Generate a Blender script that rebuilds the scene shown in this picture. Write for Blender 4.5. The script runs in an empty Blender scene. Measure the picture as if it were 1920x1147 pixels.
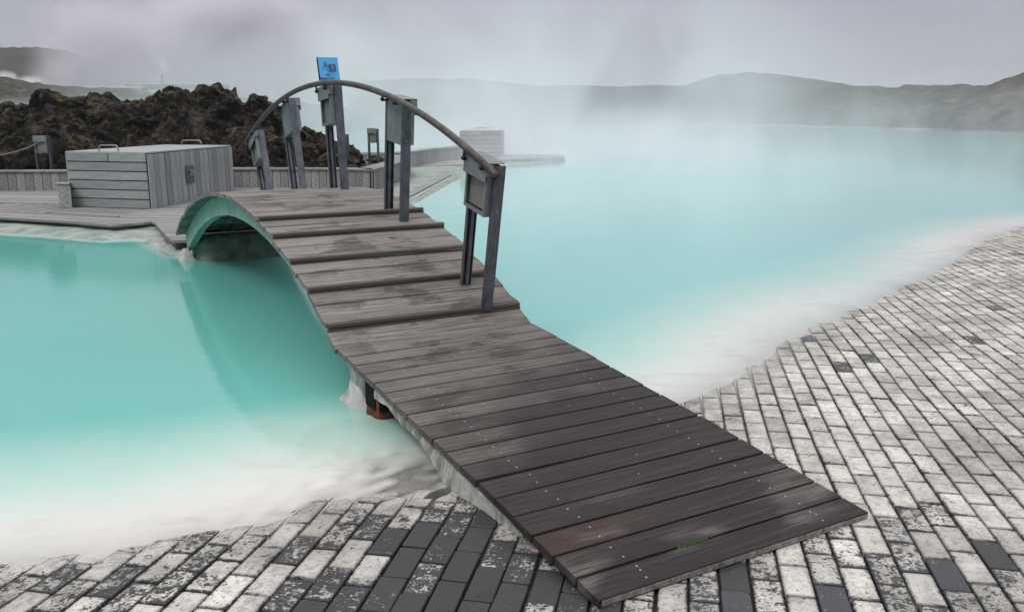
import bpy, bmesh, math, random
import numpy as np
from mathutils import Vector, Matrix, noise
R = math.radians
random.seed(7); rng = np.random.default_rng(7)
sc = bpy.context.scene
col = sc.collection

# ------------------------------------------------------------------ camera
cam = bpy.data.cameras.new('camera'); camo = bpy.data.objects.new('camera', cam); col.objects.link(camo)
cam.sensor_width = 36.0; cam.lens = 1626.5/1920*36; cam.clip_start = .05; cam.clip_end = 3000
camo.location = (0, 0, 1.70); camo.rotation_euler = (R(90-12.26), 0, 0)
sc.camera = camo
# ------------------------------------------------------------------ sky
SUN_EL, SUN_AZ = 52, 205          # azimuth clockwise from +Y
w = bpy.data.worlds.new('World'); sc.world = w; w.use_nodes = True
nt = w.node_tree; N = nt.nodes; K = nt.links
bg = N['Background']; bg.inputs['Strength'].default_value = 0.10
sky = N.new('ShaderNodeTexSky'); sky.sky_type = 'NISHITA'; sky.sun_disc = False
sky.sun_elevation = R(SUN_EL); sky.sun_rotation = R(SUN_AZ); sky.air_density = 1.0; sky.dust_density = 3.0
tc = N.new('ShaderNodeTexCoord'); sep = N.new('ShaderNodeSeparateXYZ'); K.new(tc.outputs['Generated'], sep.inputs[0])
mp = N.new('ShaderNodeMapping'); mp.inputs['Scale'].default_value = (1.6, 1.6, 5.0); K.new(tc.outputs['Generated'], mp.inputs[0])
no = N.new('ShaderNodeTexNoise'); no.inputs['Scale'].default_value = 2.2; no.inputs['Detail'].default_value = 5; no.inputs['Roughness'].default_value = .55
K.new(mp.outputs[0], no.inputs['Vector'])
rp = N.new('ShaderNodeValToRGB')
rp.color_ramp.elements[0].position = 0.0; rp.color_ramp.elements[0].color = (3.6, 3.75, 4.15, 1)
rp.color_ramp.elements[1].position = 0.9; rp.color_ramp.elements[1].color = (15.2, 15.0, 14.8, 1)
e = rp.color_ramp.elements.new(0.16); e.color = (3.35, 3.3, 4.0, 1)
e = rp.color_ramp.elements.new(0.35); e.color = (5.2, 5.1, 5.7, 1)
K.new(sep.outputs['Z'], rp.inputs[0])
mr = N.new('ShaderNodeMapRange'); mr.inputs['From Min'].default_value = .3; mr.inputs['From Max'].default_value = .7
mr.inputs['To Min'].default_value = .88; mr.inputs['To Max'].default_value = 1.14; K.new(no.outputs[0], mr.inputs[0])
cl = N.new('ShaderNodeVectorMath'); cl.operation = 'SCALE'; K.new(rp.outputs[0], cl.inputs[0]); K.new(mr.outputs[0], cl.inputs['Scale'])
mx = N.new('ShaderNodeMix'); mx.data_type = 'RGBA'; mx.inputs['Factor'].default_value = .92
K.new(sky.outputs[0], mx.inputs['A']); K.new(cl.outputs[0], mx.inputs['B']); K.new(mx.outputs['Result'], bg.inputs['Color'])
# ------------------------------------------------------------------ sun behind the overcast
sl = bpy.data.lights.new('sun', 'SUN'); sl.energy = 1.1; sl.angle = R(22); sl.color = (1, .97, .92)
so = bpy.data.objects.new('sun', sl); col.objects.link(so); so.location = (0, 0, 60)
sdir = Vector((math.sin(R(SUN_AZ))*math.cos(R(SUN_EL)), math.cos(R(SUN_AZ))*math.cos(R(SUN_EL)), math.sin(R(SUN_EL))))
so.rotation_euler = sdir.to_track_quat('Z', 'Y').to_euler()
# ------------------------------------------------------------------ exposure
sc.view_settings.view_transform = 'Standard'; sc.view_settings.look = 'None'
sc.view_settings.exposure = 0.18; sc.view_settings.gamma = 1.0
try:
    sc.cycles.volume_bounces = 3; sc.cycles.volume_step_rate = 1.0; sc.cycles.volume_max_steps = 128
    sc.cycles.max_bounces = 8; sc.cycles.transparent_max_bounces = 16; sc.cycles.use_denoising = True
    sc.cycles.sample_clamp_indirect = 6
except Exception: pass

# ================================================================== helpers
def tag(o, label=None, cat=None, group=None, kind=None):
    if label: o['label'] = label
    if cat: o['category'] = cat
    if group: o['group'] = group
    if kind: o['kind'] = kind
    return o
def empty(name, loc=(0, 0, 0), rot=(0, 0, 0)):
    o = bpy.data.objects.new(name, None); o.empty_display_size = .1; col.objects.link(o)
    o.location = loc; o.rotation_euler = rot; return o
class MB:
    """collects faces with uv (grain along u) and one colour value per face"""
    def __init__(s): s.v = []; s.f = []; s.uv = []; s.c = []; s.m = []
    def box(s, c, ax, ay, az, col4=(.5, .5, .5, 1), mat=0, taper=None):
        """c centre; ax long half-axis, ay, az half-axes (Vectors)"""
        c = Vector(c); ax = Vector(ax); ay = Vector(ay); az = Vector(az)
        b = len(s.v)
        for i in (-1, 1):
            for j in (-1, 1):
                for k in (-1, 1): s.v.append(c+ax*i+ay*j+az*k)
        o1, o2 = random.uniform(0, 50), random.uniform(0, 50)
        lx, ly, lz = ax.length, ay.length, az.length
        sg = [(i, j, k) for i in (-1, 1) for j in (-1, 1) for k in (-1, 1)]
        for f, (p, q) in (((0, 1, 3, 2), (1, 2)), ((4, 6, 7, 5), (1, 2)), ((0, 4, 5, 1), (0, 2)), ((2, 3, 7, 6), (0, 2)), ((0, 2, 6, 4), (0, 1)), ((1, 5, 7, 3), (0, 1))):
            s.f.append([b+i for i in f])
            L = (lx, ly, lz)
            s.uv.append([(sg[i][p]*L[p]+o1, sg[i][q]*L[q]+o2+(0 if (p, q) != (0, 2) else .3)) for i in f])
            s.c.append(col4); s.m.append(mat)
        if ax.cross(ay).dot(az) < 0:
            for n in range(len(s.f)-6, len(s.f)): s.f[n] = s.f[n][::-1]; s.uv[n] = s.uv[n][::-1]
    def quad(s, pts, col4=(.5, .5, .5, 1), mat=0, uv=None):
        b = len(s.v); s.v += [Vector(p) for p in pts]; s.f.append(list(range(b, b+len(pts))))
        s.uv.append(uv or [(p[0], p[1]) for p in pts]); s.c.append(col4); s.m.append(mat)
    def tube(s, pts, r, n=10, col4=(.5, .5, .5, 1), mat=0, cap=True):
        pts = [Vector(p) for p in pts]; b = len(s.v); L = 0
        up = None
        for i, p in enumerate(pts):
            t = (pts[min(i+1, len(pts)-1)]-pts[max(i-1, 0)]).normalized()
            if up is None:
                up = t.orthogonal().normalized()
            up = (up-t*up.dot(t)).normalized(); sd = t.cross(up)
            rr = r[i] if isinstance(r, (list, tuple)) else r
            for k in range(n):
                a = 2*math.pi*k/n; s.v.append(p+(up*math.cos(a)+sd*math.sin(a))*rr)
        for i in range(len(pts)-1):
            l2 = L+(pts[i+1]-pts[i]).length
            for k in range(n):
                k2 = (k+1) % n
                s.f.append([b+i*n+k, b+i*n+k2, b+(i+1)*n+k2, b+(i+1)*n+k])
                s.uv.append([(L, k*.01), (L, k*.01+.01), (l2, k*.01+.01), (l2, k*.01)]); s.c.append(col4); s.m.append(mat)
            L = l2
        if cap:
            for st, rev in ((0, True), (len(pts)-1, False)):
                f = [b+st*n+k for k in range(n)]
                if rev: f = f[::-1]
                s.f.append(f); s.uv.append([(0, 0)]*n); s.c.append(col4); s.m.append(mat)
    def disc(s, c, nrm, r, n=8, col4=(.5, .5, .5, 1), mat=0, h=.002):
        c = Vector(c); nrm = Vector(nrm).normalized(); s.tube([c-nrm*.004, c+nrm*h], r, n, col4, mat)
    def prism(s, poly, z0, z1, col4=(.5, .5, .5, 1), mat=0):
        n = len(poly); b = len(s.v)
        a = sum(poly[i][0]*poly[(i+1) % n][1]-poly[(i+1) % n][0]*poly[i][1] for i in range(n))
        if a < 0: poly = poly[::-1]
        for z in (z0, z1): s.v += [Vector((p[0], p[1], z)) for p in poly]
        s.f.append([b+i for i in range(n)][::-1]); s.f.append([b+n+i for i in range(n)])
        s.uv += [[poly[i] for i in range(n)][::-1], [poly[i] for i in range(n)]]; s.c += [col4]*2; s.m += [mat]*2
        for i in range(n):
            j = (i+1) % n; s.f.append([b+i, b+j, b+n+j, b+n+i])
            d = math.hypot(poly[j][0]-poly[i][0], poly[j][1]-poly[i][1])
            s.uv.append([(0, z0), (d, z0), (d, z1), (0, z1)]); s.c.append(col4); s.m.append(mat)
    def build(s, name, mats, parent=None, smooth=False, bevel=0, seg=2):
        me = bpy.data.meshes.new(name); me.from_pydata([tuple(v) for v in s.v], [], s.f)
        if not isinstance(mats, (list, tuple)): mats = [mats]
        for m in mats: me.materials.append(m)
        uvl = me.uv_layers.new(name='UVMap'); ca = me.color_attributes.new('tone', 'FLOAT_COLOR', 'CORNER')
        u = [c for f in s.uv for p in f for c in p[:2]]; uvl.data.foreach_set('uv', u)
        cc = [x for f, c in zip(s.f, s.c) for _ in f for x in c]; ca.data.foreach_set('color', cc)
        me.polygons.foreach_set('material_index', s.m)
        if smooth: me.polygons.foreach_set('use_smooth', [True]*len(s.f))
        me.update()
        o = bpy.data.objects.new(name, me); col.objects.link(o)
        if parent: o.parent = parent
        if bevel:
            bm = o.modifiers.new('bevel', 'BEVEL'); bm.width = bevel; bm.segments = seg; bm.limit_method = 'ANGLE'; bm.angle_limit = R(40)
        return o
def grid_mesh(name, P, mat, attrs=None, keep=None, smooth=True):
    """P (ny,nx,3) array"""
    ny, nx = P.shape[:2]; idx = np.arange(nx*ny).reshape(ny, nx)
    q = np.stack([idx[:-1, :-1], idx[:-1, 1:], idx[1:, 1:], idx[1:, :-1]], -1).reshape(-1, 4)
    if keep is not None:
        kf = keep.ravel(); q = q[kf[q].any(1)]
    V = P.reshape(-1, 3)
    used = np.zeros(len(V), bool); used[q.ravel()] = True
    remap = np.cumsum(used)-1; V2 = V[used]; q = remap[q]
    me = bpy.data.meshes.new(name)
    me.vertices.add(len(V2)); me.vertices.foreach_set('co', V2.astype(np.float32).ravel())
    me.loops.add(q.size); me.loops.foreach_set('vertex_index', q.ravel().astype(np.int32))
    me.polygons.add(len(q)); me.polygons.foreach_set('loop_start', np.arange(0, q.size, 4, dtype=np.int32))
    me.polygons.foreach_set('use_smooth', [smooth]*len(q))
    me.update(calc_edges=True); me.validate()
    for k, a in (attrs or {}).items():
        at = me.attributes.new(k, 'FLOAT', 'POINT'); at.data.foreach_set('value', a.reshape(-1)[used].astype(np.float32))
    me.materials.append(mat); o = bpy.data.objects.new(name, me); col.objects.link(o); return o
def _h(i, j, k, q=0):
    n = (i.astype(np.int64)*374761393+j.astype(np.int64)*668265263+k.astype(np.int64)*2147483647+q*97531) & 0xffffffff
    n = ((n ^ (n >> 13))*1274126177) & 0xffffffff; n = ((n ^ (n >> 16))*2246822519) & 0xffffffff
    return ((n ^ (n >> 15)) & 0xffffff)/float(0xffffff)
def vn(x, y, z=0.0, q=0):
    """value noise -1..1"""
    x, y, z = np.broadcast_arrays(x, y, z); i, j, k = np.floor(x), np.floor(y), np.floor(z); u, v, w_ = x-i, y-j, z-k
    u, v, w_ = [t*t*t*(t*(t*6-15)+10) for t in (u, v, w_)]; r = 0
    for a in (0, 1):
        for b in (0, 1):
            for c in (0, 1): r = r+_h(i+a, j+b, k+c, q)*(u if a else 1-u)*(v if b else 1-v)*(w_ if c else 1-w_)
    return r*2-1
def fbm(x, y, z=0.0, o=5, g=.5, q=0):
    r, a = 0, 1.0
    for n in range(o): r = r+a*vn(x*2.03**n+n*7.1, y*2.03**n-n*3.3, z*2.03**n+n, q+n); a *= g
    return r
def worley(x, y, z, q=0):
    """distance to the nearest scattered point (0..~1)"""
    i, j, k = np.floor(x), np.floor(y), np.floor(z); d = np.full(np.shape(x), 9.0)
    for a in (-1, 0, 1):
        for b in (-1, 0, 1):
            for c in (-1, 0, 1):
                I, J, K_ = i+a, j+b, k+c
                d = np.minimum(d, (I+_h(I, J, K_, q)-x)**2+(J+_h(I, J, K_, q+1)-y)**2+(K_+_h(I, J, K_, q+2)-z)**2)
    return np.sqrt(d)
# ------------------------------------------------------------------ node shorthand
class NT:
    def __init__(s, name):
        s.m = bpy.data.materials.new(name); s.m.use_nodes = True; s.t = s.m.node_tree; s.t.nodes.clear()
        s.out = s.t.nodes.new('ShaderNodeOutputMaterial')
    def n(s, typ, **kw):
        nd = s.t.nodes.new('ShaderNode'+typ)
        for k, v in kw.items():
            if hasattr(nd, k) and k not in ('Scale',): setattr(nd, k, v)
            else: s.set(nd.inputs[k.replace('_', ' ')], v)
        return nd
    def set(s, sock, v):
        if hasattr(v, 'outputs'): v = v.outputs[0]
        if isinstance(v, bpy.types.NodeSocket): s.t.links.new(v, sock)
        else: sock.default_value = v
    def math(s, op, a, b=0.0, clamp=False):
        nd = s.t.nodes.new('ShaderNodeMath'); nd.operation = op; nd.use_clamp = clamp; s.set(nd.inputs[0], a); s.set(nd.inputs[1], b); return nd.outputs[0]
    def rng(s, v, a, b, c=0.0, d=1.0, smooth=False):
        nd = s.t.nodes.new('ShaderNodeMapRange'); nd.clamp = True
        if smooth: nd.interpolation_type = 'SMOOTHSTEP'
        for i, x in enumerate((v, a, b, c, d)): s.set(nd.inputs[i], x)
        return nd.outputs[0]
    def mix(s, f, a, b, blend='MIX'):
        nd = s.t.nodes.new('ShaderNodeMix'); nd.data_type = 'RGBA'; nd.blend_type = blend
        s.set(nd.inputs['Factor'], f); s.set(nd.inputs['A'], rgba(a)); s.set(nd.inputs['B'], rgba(b)); return nd.outputs['Result']
    def noise(s, vec, scale, detail=3, rough=.5, dist=0.0):
        nd = s.t.nodes.new('ShaderNodeTexNoise'); s.set(nd.inputs['Vector'], vec); nd.inputs['Scale'].default_value = scale
        nd.inputs['Detail'].default_value = detail; nd.inputs['Roughness'].default_value = rough; nd.inputs['Distortion'].default_value = dist; return nd.outputs[0]
    def mapping(s, vec, scale=(1, 1, 1), loc=(0, 0, 0)):
        nd = s.t.nodes.new('ShaderNodeMapping'); s.set(nd.inputs[0], vec); nd.inputs['Scale'].default_value = scale; nd.inputs['Location'].default_value = loc; return nd.outputs[0]
    def tc(s, which='Object'):
        return s.t.nodes.new('ShaderNodeTexCoord').outputs[which]
    def attr(s, name, out='Fac'):
        nd = s.t.nodes.new('ShaderNodeAttribute'); nd.attribute_name = name; return nd.outputs[out]
    def sepx(s, v):
        nd = s.t.nodes.new('ShaderNodeSeparateXYZ'); s.set(nd.inputs[0], v); return nd.outputs
    def sepc(s, v):
        nd = s.t.nodes.new('ShaderNodeSeparateColor'); s.set(nd.inputs[0], v); return nd.outputs
    def bump(s, h, strength=.5, dist=.01, normal=None):
        nd = s.t.nodes.new('ShaderNodeBump'); nd.inputs['Strength'].default_value = strength; nd.inputs['Distance'].default_value = dist
        s.set(nd.inputs['Height'], h)
        if normal is not None: s.set(nd.inputs['Normal'], normal)
        return nd.outputs[0]
    def pbr(s, base, rough=.6, metal=0.0, normal=None, spec=.5, out=True):
        p = s.t.nodes.new('ShaderNodeBsdfPrincipled'); s.set(p.inputs['Base Color'], rgba(base)); s.set(p.inputs['Roughness'], rough)
        s.set(p.inputs['Metallic'], metal); s.set(p.inputs['Specular IOR Level'], spec)
        if normal is not None: s.set(p.inputs['Normal'], normal)
        if out: s.t.links.new(p.outputs[0], s.out.inputs[0])
        return p
def rgba(c):
    if isinstance(c, (tuple, list)) and len(c) == 3: return (*c, 1.0)
    return c

# ================================================================== materials
def wood_material(name, light, dark, wetcol, bridge=False):
    m = NT(name); uv = m.tc('UV'); tone = m.sepc(m.attr('tone', 'Color'))
    g1 = m.noise(m.mapping(uv, (1.1, 13, 1)), 2.2, 6, .7, .5)
    g2 = m.noise(m.mapping(uv, (5, 62, 1)), 2.0, 4, .65)
    g3 = m.noise(m.mapping(uv, (2.0, 5.5, 1)), 1.8, 4, .65, .8)
    mid = m.mix(.5, dark, light)
    c = m.mix(m.rng(g1, .40, .62), m.mix(.25, dark, light), light)
    c = m.mix(m.rng(g1, .47, .36, 0, .8), c, dark)
    c = m.mix(m.rng(g2, .50, .60, 0, .60), c, dark)
    c = m.mix(m.rng(g3, .50, .68, 0, .65), c, m.mix(.25, dark, light))
    wn_ = m.noise(m.mapping(uv, (.55, 9, 1)), 2.0, 3, .6, 1.2); c = m.mix(m.rng(m.math('ABSOLUTE', m.math('SUBTRACT', wn_, .5)), .012, .0, 0, .75), c, dark)
    br = m.rng(tone[0], 0, 1, .74, 1.16)
    rough = .75
    if bridge:
        ob = m.tc('Object'); xyz = m.sepx(ob)
        pt = m.noise(ob, 2.1, 4, .6)
        # footprints and wet patches on the weathered boards
        st = m.rng(m.noise(m.mapping(ob, (1.0, 1.7, 1), (3.1, .4, 0)), 2.6, 5, .62), .50, .585, 0, .9, True)
        cen = m.rng(m.math('ABSOLUTE', m.math('ADD', xyz[0], .08)), .30, .64, 1, .35, True)
        wet = m.mix(.22, wetcol, c)
        c = m.mix(m.math('MULTIPLY', m.math('MULTIPLY', st, cen), m.rng(g1, .66, .40, .45, 1)), c, m.mix(.22, wetcol, c))
        # dark, damp hardwood of the ramp
        t = m.math('ADD', xyz[1], m.math('MULTIPLY', xyz[0], -.62)); t = m.math('ADD', t, m.math('MULTIPLY', pt, 1.2)); t = m.math('ADD', t, m.math('MULTIPLY', tone[1], .35))
        k = m.math('ADD', m.math('MULTIPLY', m.rng(t, 2.0, 3.1, 1, 0, True), .62), m.math('MULTIPLY', m.rng(t, 2.6, 5.2, 1, 0, True), .38))
        gl = m.math('MULTIPLY', m.rng(m.noise(m.mapping(uv, (1.6, 5, 1)), 1.5, 4, .65, .4), .42, .68, .12, .95), m.rng(m.math('ADD', m.math('MULTIPLY', g2, .6), m.math('MULTIPLY', g1, .4)), .46, .60))
        wd = m.mix(gl, wetcol, m.mix(.22, dark, light)); wd = m.mix(m.rng(g1, .42, .62, 0, .45), wd, (.048, .036, .033))
        wd = m.mix(m.math('MULTIPLY', m.math('MULTIPLY', m.rng(tone[2], .8, .85), m.rng(xyz[0], .25, -.5)), m.rng(g1, .35, .6, .2, .75)), wd, (.060, .033, .029))
        # worn grain on the lowest boards
        wn = m.math('MULTIPLY', m.rng(xyz[1], .75, .1), m.rng(m.noise(m.mapping(ob, (1.0, 2.6, 1), (.2, .9, 0)), 1.9, 2, .5), .5, .66, 0, .85, True))
        wd = m.mix(m.math('MULTIPLY', wn, m.rng(m.math('ADD', m.math('MULTIPLY', g2, .5), m.math('MULTIPLY', g1, .5)), .46, .54)), wd, m.mix(.6, dark, light))
        c = m.mix(k, c, wd)
        # algae blotches
        al = m.rng(m.noise(m.mapping(ob, (1, 1, 1), (7, 2, 0)), 3.1, 2, .5), .66, .74, 0, .6, True)
        al = m.math('MULTIPLY', al, m.rng(m.noise(ob, 26, 3, .6), .42, .6))
        c = m.mix(m.math('MULTIPLY', al, m.rng(xyz[1], 2.8, 3.2)), c, (.10, .09, .035))
        rough = m.math('SUBTRACT', .75, m.math('MULTIPLY', k, .2))
    cc = m.t.nodes.new('ShaderNodeVectorMath'); cc.operation = 'SCALE'; m.set(cc.inputs[0], c); m.set(cc.inputs['Scale'], br)
    h = m.math('ADD', m.math('MULTIPLY', g1, .7), m.math('MULTIPLY', g2, .5))
    m.pbr(cc.outputs[0], rough, 0, m.bump(h, .7, .005), .22)
    return m.m
M = {}
M['deckwood'] = wood_material('weathered_deck_wood', (.36, .335, .312), (.040, .034, .032), (.0125, .0105, .0115), True)
m = NT('dark_riser_wood'); uv_ = m.tc('UV'); n1 = m.noise(m.mapping(uv_, (1.1, 30, 1)), 2.2, 4, .6)
m.pbr(m.mix(m.rng(n1, .4, .6), (.035, .031, .028), (.13, .118, .105)), .7, 0, m.bump(n1, .6, .004), .2); M['riser'] = m.m  # riser wood is darker than the deck boards
m = NT('end_grain_wood'); ob = m.tc('Object'); n1 = m.noise(ob, 30, 4, .6); m.pbr(m.mix(m.rng(n1, .35, .65), (.10, .095, .09), (.25, .24, .225)), .8, 0, m.bump(n1, .5, .004), .2); M['endgrain'] = m.m
M['greywood'] = wood_material('silvered_grey_wood', (.42, .445, .445), (.13, .14, .145), (.03, .03, .03))
M['duskwood'] = wood_material('grey_brown_wood', (.39, .39, .39), (.11, .108, .107), (.03, .03, .03))

m = NT('galvanised_steel'); ob = m.tc('Object'); n1 = m.noise(ob, 9, 4, .6); n2 = m.noise(m.mapping(ob, (1, 1, .25)), 60, 3, .6)
c = m.mix(m.rng(n1, .3, .7), (.045, .053, .068), (.12, .135, .16)); c = m.mix(m.rng(n2, .5, .66, 0, .6), c, (.17, .175, .185))
rs = m.rng(m.noise(ob, 22, 3, .6), .66, .74, 0, .5); c = m.mix(rs, c, (.09, .05, .03))
m.pbr(c, m.rng(n1, .3, .7, .38, .6), .55, m.bump(n2, .15, .002)); M['steel'] = m.m
m = NT('dull_zinc_plate'); ob = m.tc('Object'); n1 = m.noise(ob, 6, 4, .6); n2 = m.noise(ob, 70, 2, .6)
c = m.mix(m.rng(n1, .3, .7), (.11, .13, .135), (.22, .245, .245)); c = m.mix(m.rng(n2, .55, .7, 0, .35), c, (.32, .33, .32))
m.pbr(c, .55, .35, m.bump(n1, .1, .004)); M['plate'] = m.m
m = NT('lamp_louver'); ob = m.tc('Object'); n1 = m.noise(ob, 12, 3, .6)
m.pbr(m.mix(n1, (.17, .165, .155), (.30, .29, .27)), .5, .2); M['louver'] = m.m
m = NT('black_iron'); m.pbr((.018, .018, .02), .5, .6); M['iron'] = m.m
m = NT('bronze_brown_rail'); ob = m.tc('Object'); n1 = m.noise(m.mapping(ob, (1, 1, 1)), 14, 4, .65)
m.pbr(m.mix(m.rng(n1, .35, .7), (.022, .018, .016), (.095, .078, .063)), .42, .35, m.bump(n1, .15, .003)); M['rail'] = m.m
m = NT('stainless_tube'); m.pbr((.26, .26, .25), .45, .7); M['inox'] = m.m
m = NT('screw_head'); m.pbr((.30, .30, .30), .45, .6); M['screw'] = m.m
m = NT('sign_blue_card'); m.pbr((.065, .31, .66), .5); M['blue'] = m.m
m = NT('sign_navy_ink'); m.pbr((.012, .02, .11), .6); M['navy'] = m.m
m = NT('sign_back_dark'); m.pbr((.008, .009, .012), .7); M['signback'] = m.m
m = NT('sign_grey_ink'); m.pbr((.035, .07, .14), .6); M['signgrey'] = m.m
# concrete with silica bloom, teal light off the water painted into the green beams
m = NT('water_lit_green_beam'); ob = m.tc('Object'); n1 = m.noise(ob, 5, 5, .65); n2 = m.noise(m.mapping(ob, (1, 1, .4)), 22, 4, .65)
c = m.mix(m.rng(n1, .35, .65), (.15, .27, .215), (.27, .40, .33)); c = m.mix(m.rng(n2, .55, .75, 0, .5), c, (.12, .13, .10))
z = m.sepx(ob)[2]
m.pbr(c, .7, 0, m.bump(n2, .4, .01)); M['green'] = m.m
m = NT('stained_concrete'); ob = m.tc('Object'); n1 = m.noise(ob, 7, 6, .7); n2 = m.noise(ob, 45, 4, .7); n3 = m.noise(m.mapping(ob, (1.4, 1.4, .35)), 9, 4, .6)
c = m.mix(m.rng(n1, .35, .68), (.26, .27, .23), (.50, .52, .50)); c = m.mix(m.rng(n3, .5, .66, 0, .75), c, (.09, .095, .085)); c = m.mix(m.rng(n2, .52, .68, 0, .6), c, (.15, .15, .12))
c = m.mix(m.rng(m.noise(ob, 3.3, 3, .6), .6, .7, 0, .5), c, (.20, .09, .03))
m.pbr(c, .8, 0, m.bump(n2, .6, .012)); M['concrete'] = m.m
m = NT('dark_green_concrete'); ob = m.tc('Object'); n1 = m.noise(ob, 6, 5, .65)
m.pbr(m.mix(m.rng(n1, .35, .65), (.05, .075, .06), (.15, .2, .165)), .8, 0, m.bump(n1, .5, .02)); M['greenstone'] = m.m  # dark green tone, deeper than the other concrete
m = NT('black_gap_shade'); m.pbr((.012, .012, .012), .95, 0, None, .1); M['gap_shade'] = m.m  # near-black colour standing in for shade in openings and board gaps
m = NT('rusted_iron'); ob = m.tc('Object'); n1 = m.noise(ob, 18, 5, .65)
m.pbr(m.mix(m.rng(n1, .35, .65), (.02, .012, .008), (.17, .05, .012)), .9, 0, m.bump(n1, .8, .01)); M['rust'] = m.m
m = NT('silica_crust'); ob = m.tc('Object'); n1 = m.noise(ob, 9, 5, .65)
m.pbr(m.mix(m.rng(n1, .3, .7), (.24, .24, .23), (.50, .51, .495)), .7, 0, m.bump(n1, .6, .02)); M['silica'] = m.m
# paving bricks
m = NT('paving_brick'); P_ = m.tc('Object'); tn = m.sepc(m.attr('tone', 'Color')); uv = m.tc('UV')
nf = m.noise(P_, 78, 5, .68, .4); nm = m.noise(P_, 30, 4, .6, .5); nl = m.noise(P_, 8, 4, .6); ng = m.noise(P_, 420, 2, .5)
edge = m.sepx(uv); ex = m.math('MINIMUM', edge[0], edge[1])                     # uv = distance to the two pairs of edges (m)
lack = m.math('SUBTRACT', 1.0, tn[0])                                           # how much of the silica coat is worn off
th = m.math('ADD', m.math('MULTIPLY', nf, .52), m.math('MULTIPLY', nm, .48))
th = m.math('ADD', th, m.math('MULTIPLY', m.math('SUBTRACT', nl, .5), .30))
th = m.math('SUBTRACT', th, m.rng(ex, 0, .008, .10, 0))
lo = m.rng(lack, 0, 1, .30, .70)
mask = m.rng(th, m.math('SUBTRACT', lo, .018), m.math('ADD', lo, .045))
big = m.noise(P_, 1.3, 5, .62); dirt = m.math('MULTIPLY', m.rng(m.math('ADD', ex, m.math('MULTIPLY', m.math('SUBTRACT', nm, .5), .035)), .0, .012, 1, 0), .6)
base = m.mix(tn[2], (.027, .026, .027), (.046, .048, .056)); base = m.mix(m.rng(ng, .45, .75, 0, .5), base, (.13, .13, .133)); base = m.mix(m.rng(nl, .55, .7, 0, .5), base, (.022, .02, .02))
coat = m.mix(m.rng(nl, .3, .7), (.43, .42, .395), (.66, .64, .60)); coat = m.mix(m.rng(nm, .50, .64, 0, .65), coat, (.27, .265, .25))
coat = m.mix(m.rng(m.noise(P_, 14, 3, .6, .4), .60, .75, 0, .4), coat, (.48, .42, .33)); coat = m.mix(dirt, coat, (.07, .066, .06))
pit = m.rng(m.noise(P_, 75, 3, .6, .3), .665, .70); coat = m.mix(pit, coat, (.03, .03, .03))
vm = m.t.nodes.new('ShaderNodeVectorMath'); vm.operation = 'SCALE'; m.set(vm.inputs[0], coat); m.set(vm.inputs['Scale'], m.math('MULTIPLY', m.rng(tn[1], 0, 1, .74, 1.06), m.rng(big, .35, .62, .62, 1.06)))
c = m.mix(mask, base, vm.outputs[0])
h = m.math('ADD', m.math('MULTIPLY', mask, .35), m.math('ADD', m.math('MULTIPLY', nf, .5), m.math('MULTIPLY', nl, .6)))
m.pbr(c, m.math('ADD', .55, m.math('MULTIPLY', mask, .3)), 0, m.bump(h, .6, .007), .3); M['brick'] = m.m
# terrain: dark joint sand on the shore, white silica bed under water, lava soil elsewhere
m = NT('shore_ground'); P_ = m.tc('Object'); n1 = m.noise(P_, 6, 6, .65); n2 = m.noise(P_, 60, 4, .6); sil = m.attr('silica')
soil = m.mix(m.rng(n1, .35, .65), (.012, .011, .010), (.035, .032, .028)); soil = m.mix(m.rng(n2, .62, .7, 0, .4), soil, (.12, .11, .10))
n3 = m.noise(P_, 3.2, 6, .7, .5); sc_ = m.mix(m.rng(n3, .35, .6), (.26, .265, .26), (.62, .62, .60)); lg = m.attr('ledge'); n4 = m.noise(m.mapping(P_, (1, 3, 1)), 2.4, 6, .7, .6); lc = m.mix(m.rng(n4, .38, .6), (.13, .21, .185), (.33, .36, .33)); lc = m.mix(m.rng(n2, .56, .68, 0, .7), lc, (.24, .15, .11)); sc_ = m.mix(lg, sc_, lc)
c = m.mix(sil, soil, sc_); m.pbr(c, .85, 0, m.bump(m.math('ADD', n1, n2), .6, .02)); M['ground'] = m.m
# milky water
m = NT('milky_lagoon_water'); P_ = m.tc('Object'); dep = m.attr('depth'); sh = m.attr('shore')
nl = m.noise(P_, .35, 4, .55); nb = m.noise(P_, 1.3, 4, .6)
t = m.math('ADD', sh, m.math('MULTIPLY', m.math('SUBTRACT', nl, .5), .9)); t = m.math('ADD', t, m.math('MULTIPLY', m.math('SUBTRACT', nb, .5), .25))
f1 = m.rng(t, .15, .95, 0, 1, True); f2 = m.rng(t, .6, 1.75, 0, 1, True)
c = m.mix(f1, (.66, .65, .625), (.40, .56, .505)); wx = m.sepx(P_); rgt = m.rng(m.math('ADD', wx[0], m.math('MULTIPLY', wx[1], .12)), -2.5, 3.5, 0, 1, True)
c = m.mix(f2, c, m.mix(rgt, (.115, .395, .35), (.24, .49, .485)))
c = m.mix(m.rng(m.noise(P_, .12, 3, .5), .4, .65, 0, .30), c, (.13, .47, .44))
rip = m.noise(m.mapping(P_, (1.0, 1.7, 1)), 5.5, 3, .5); rip2 = m.noise(P_, 26, 2, .5)
hh = m.math('ADD', rip, m.math('MULTIPLY', rip2, .22))
sw = m.noise(m.mapping(P_, (1, 1.6, 1)), 1.6, 6, .68, 1.5); c = m.mix(m.math('MULTIPLY', m.rng(sw, .50, .66, 0, .5), m.rng(f2, .0, .8, 1, 0)), c, (.50, .46, .42))
p = m.pbr(c, .07, 0, m.bump(hh, .05, .03), .5, out=False); p.inputs['IOR'].default_value = 1.33
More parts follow.
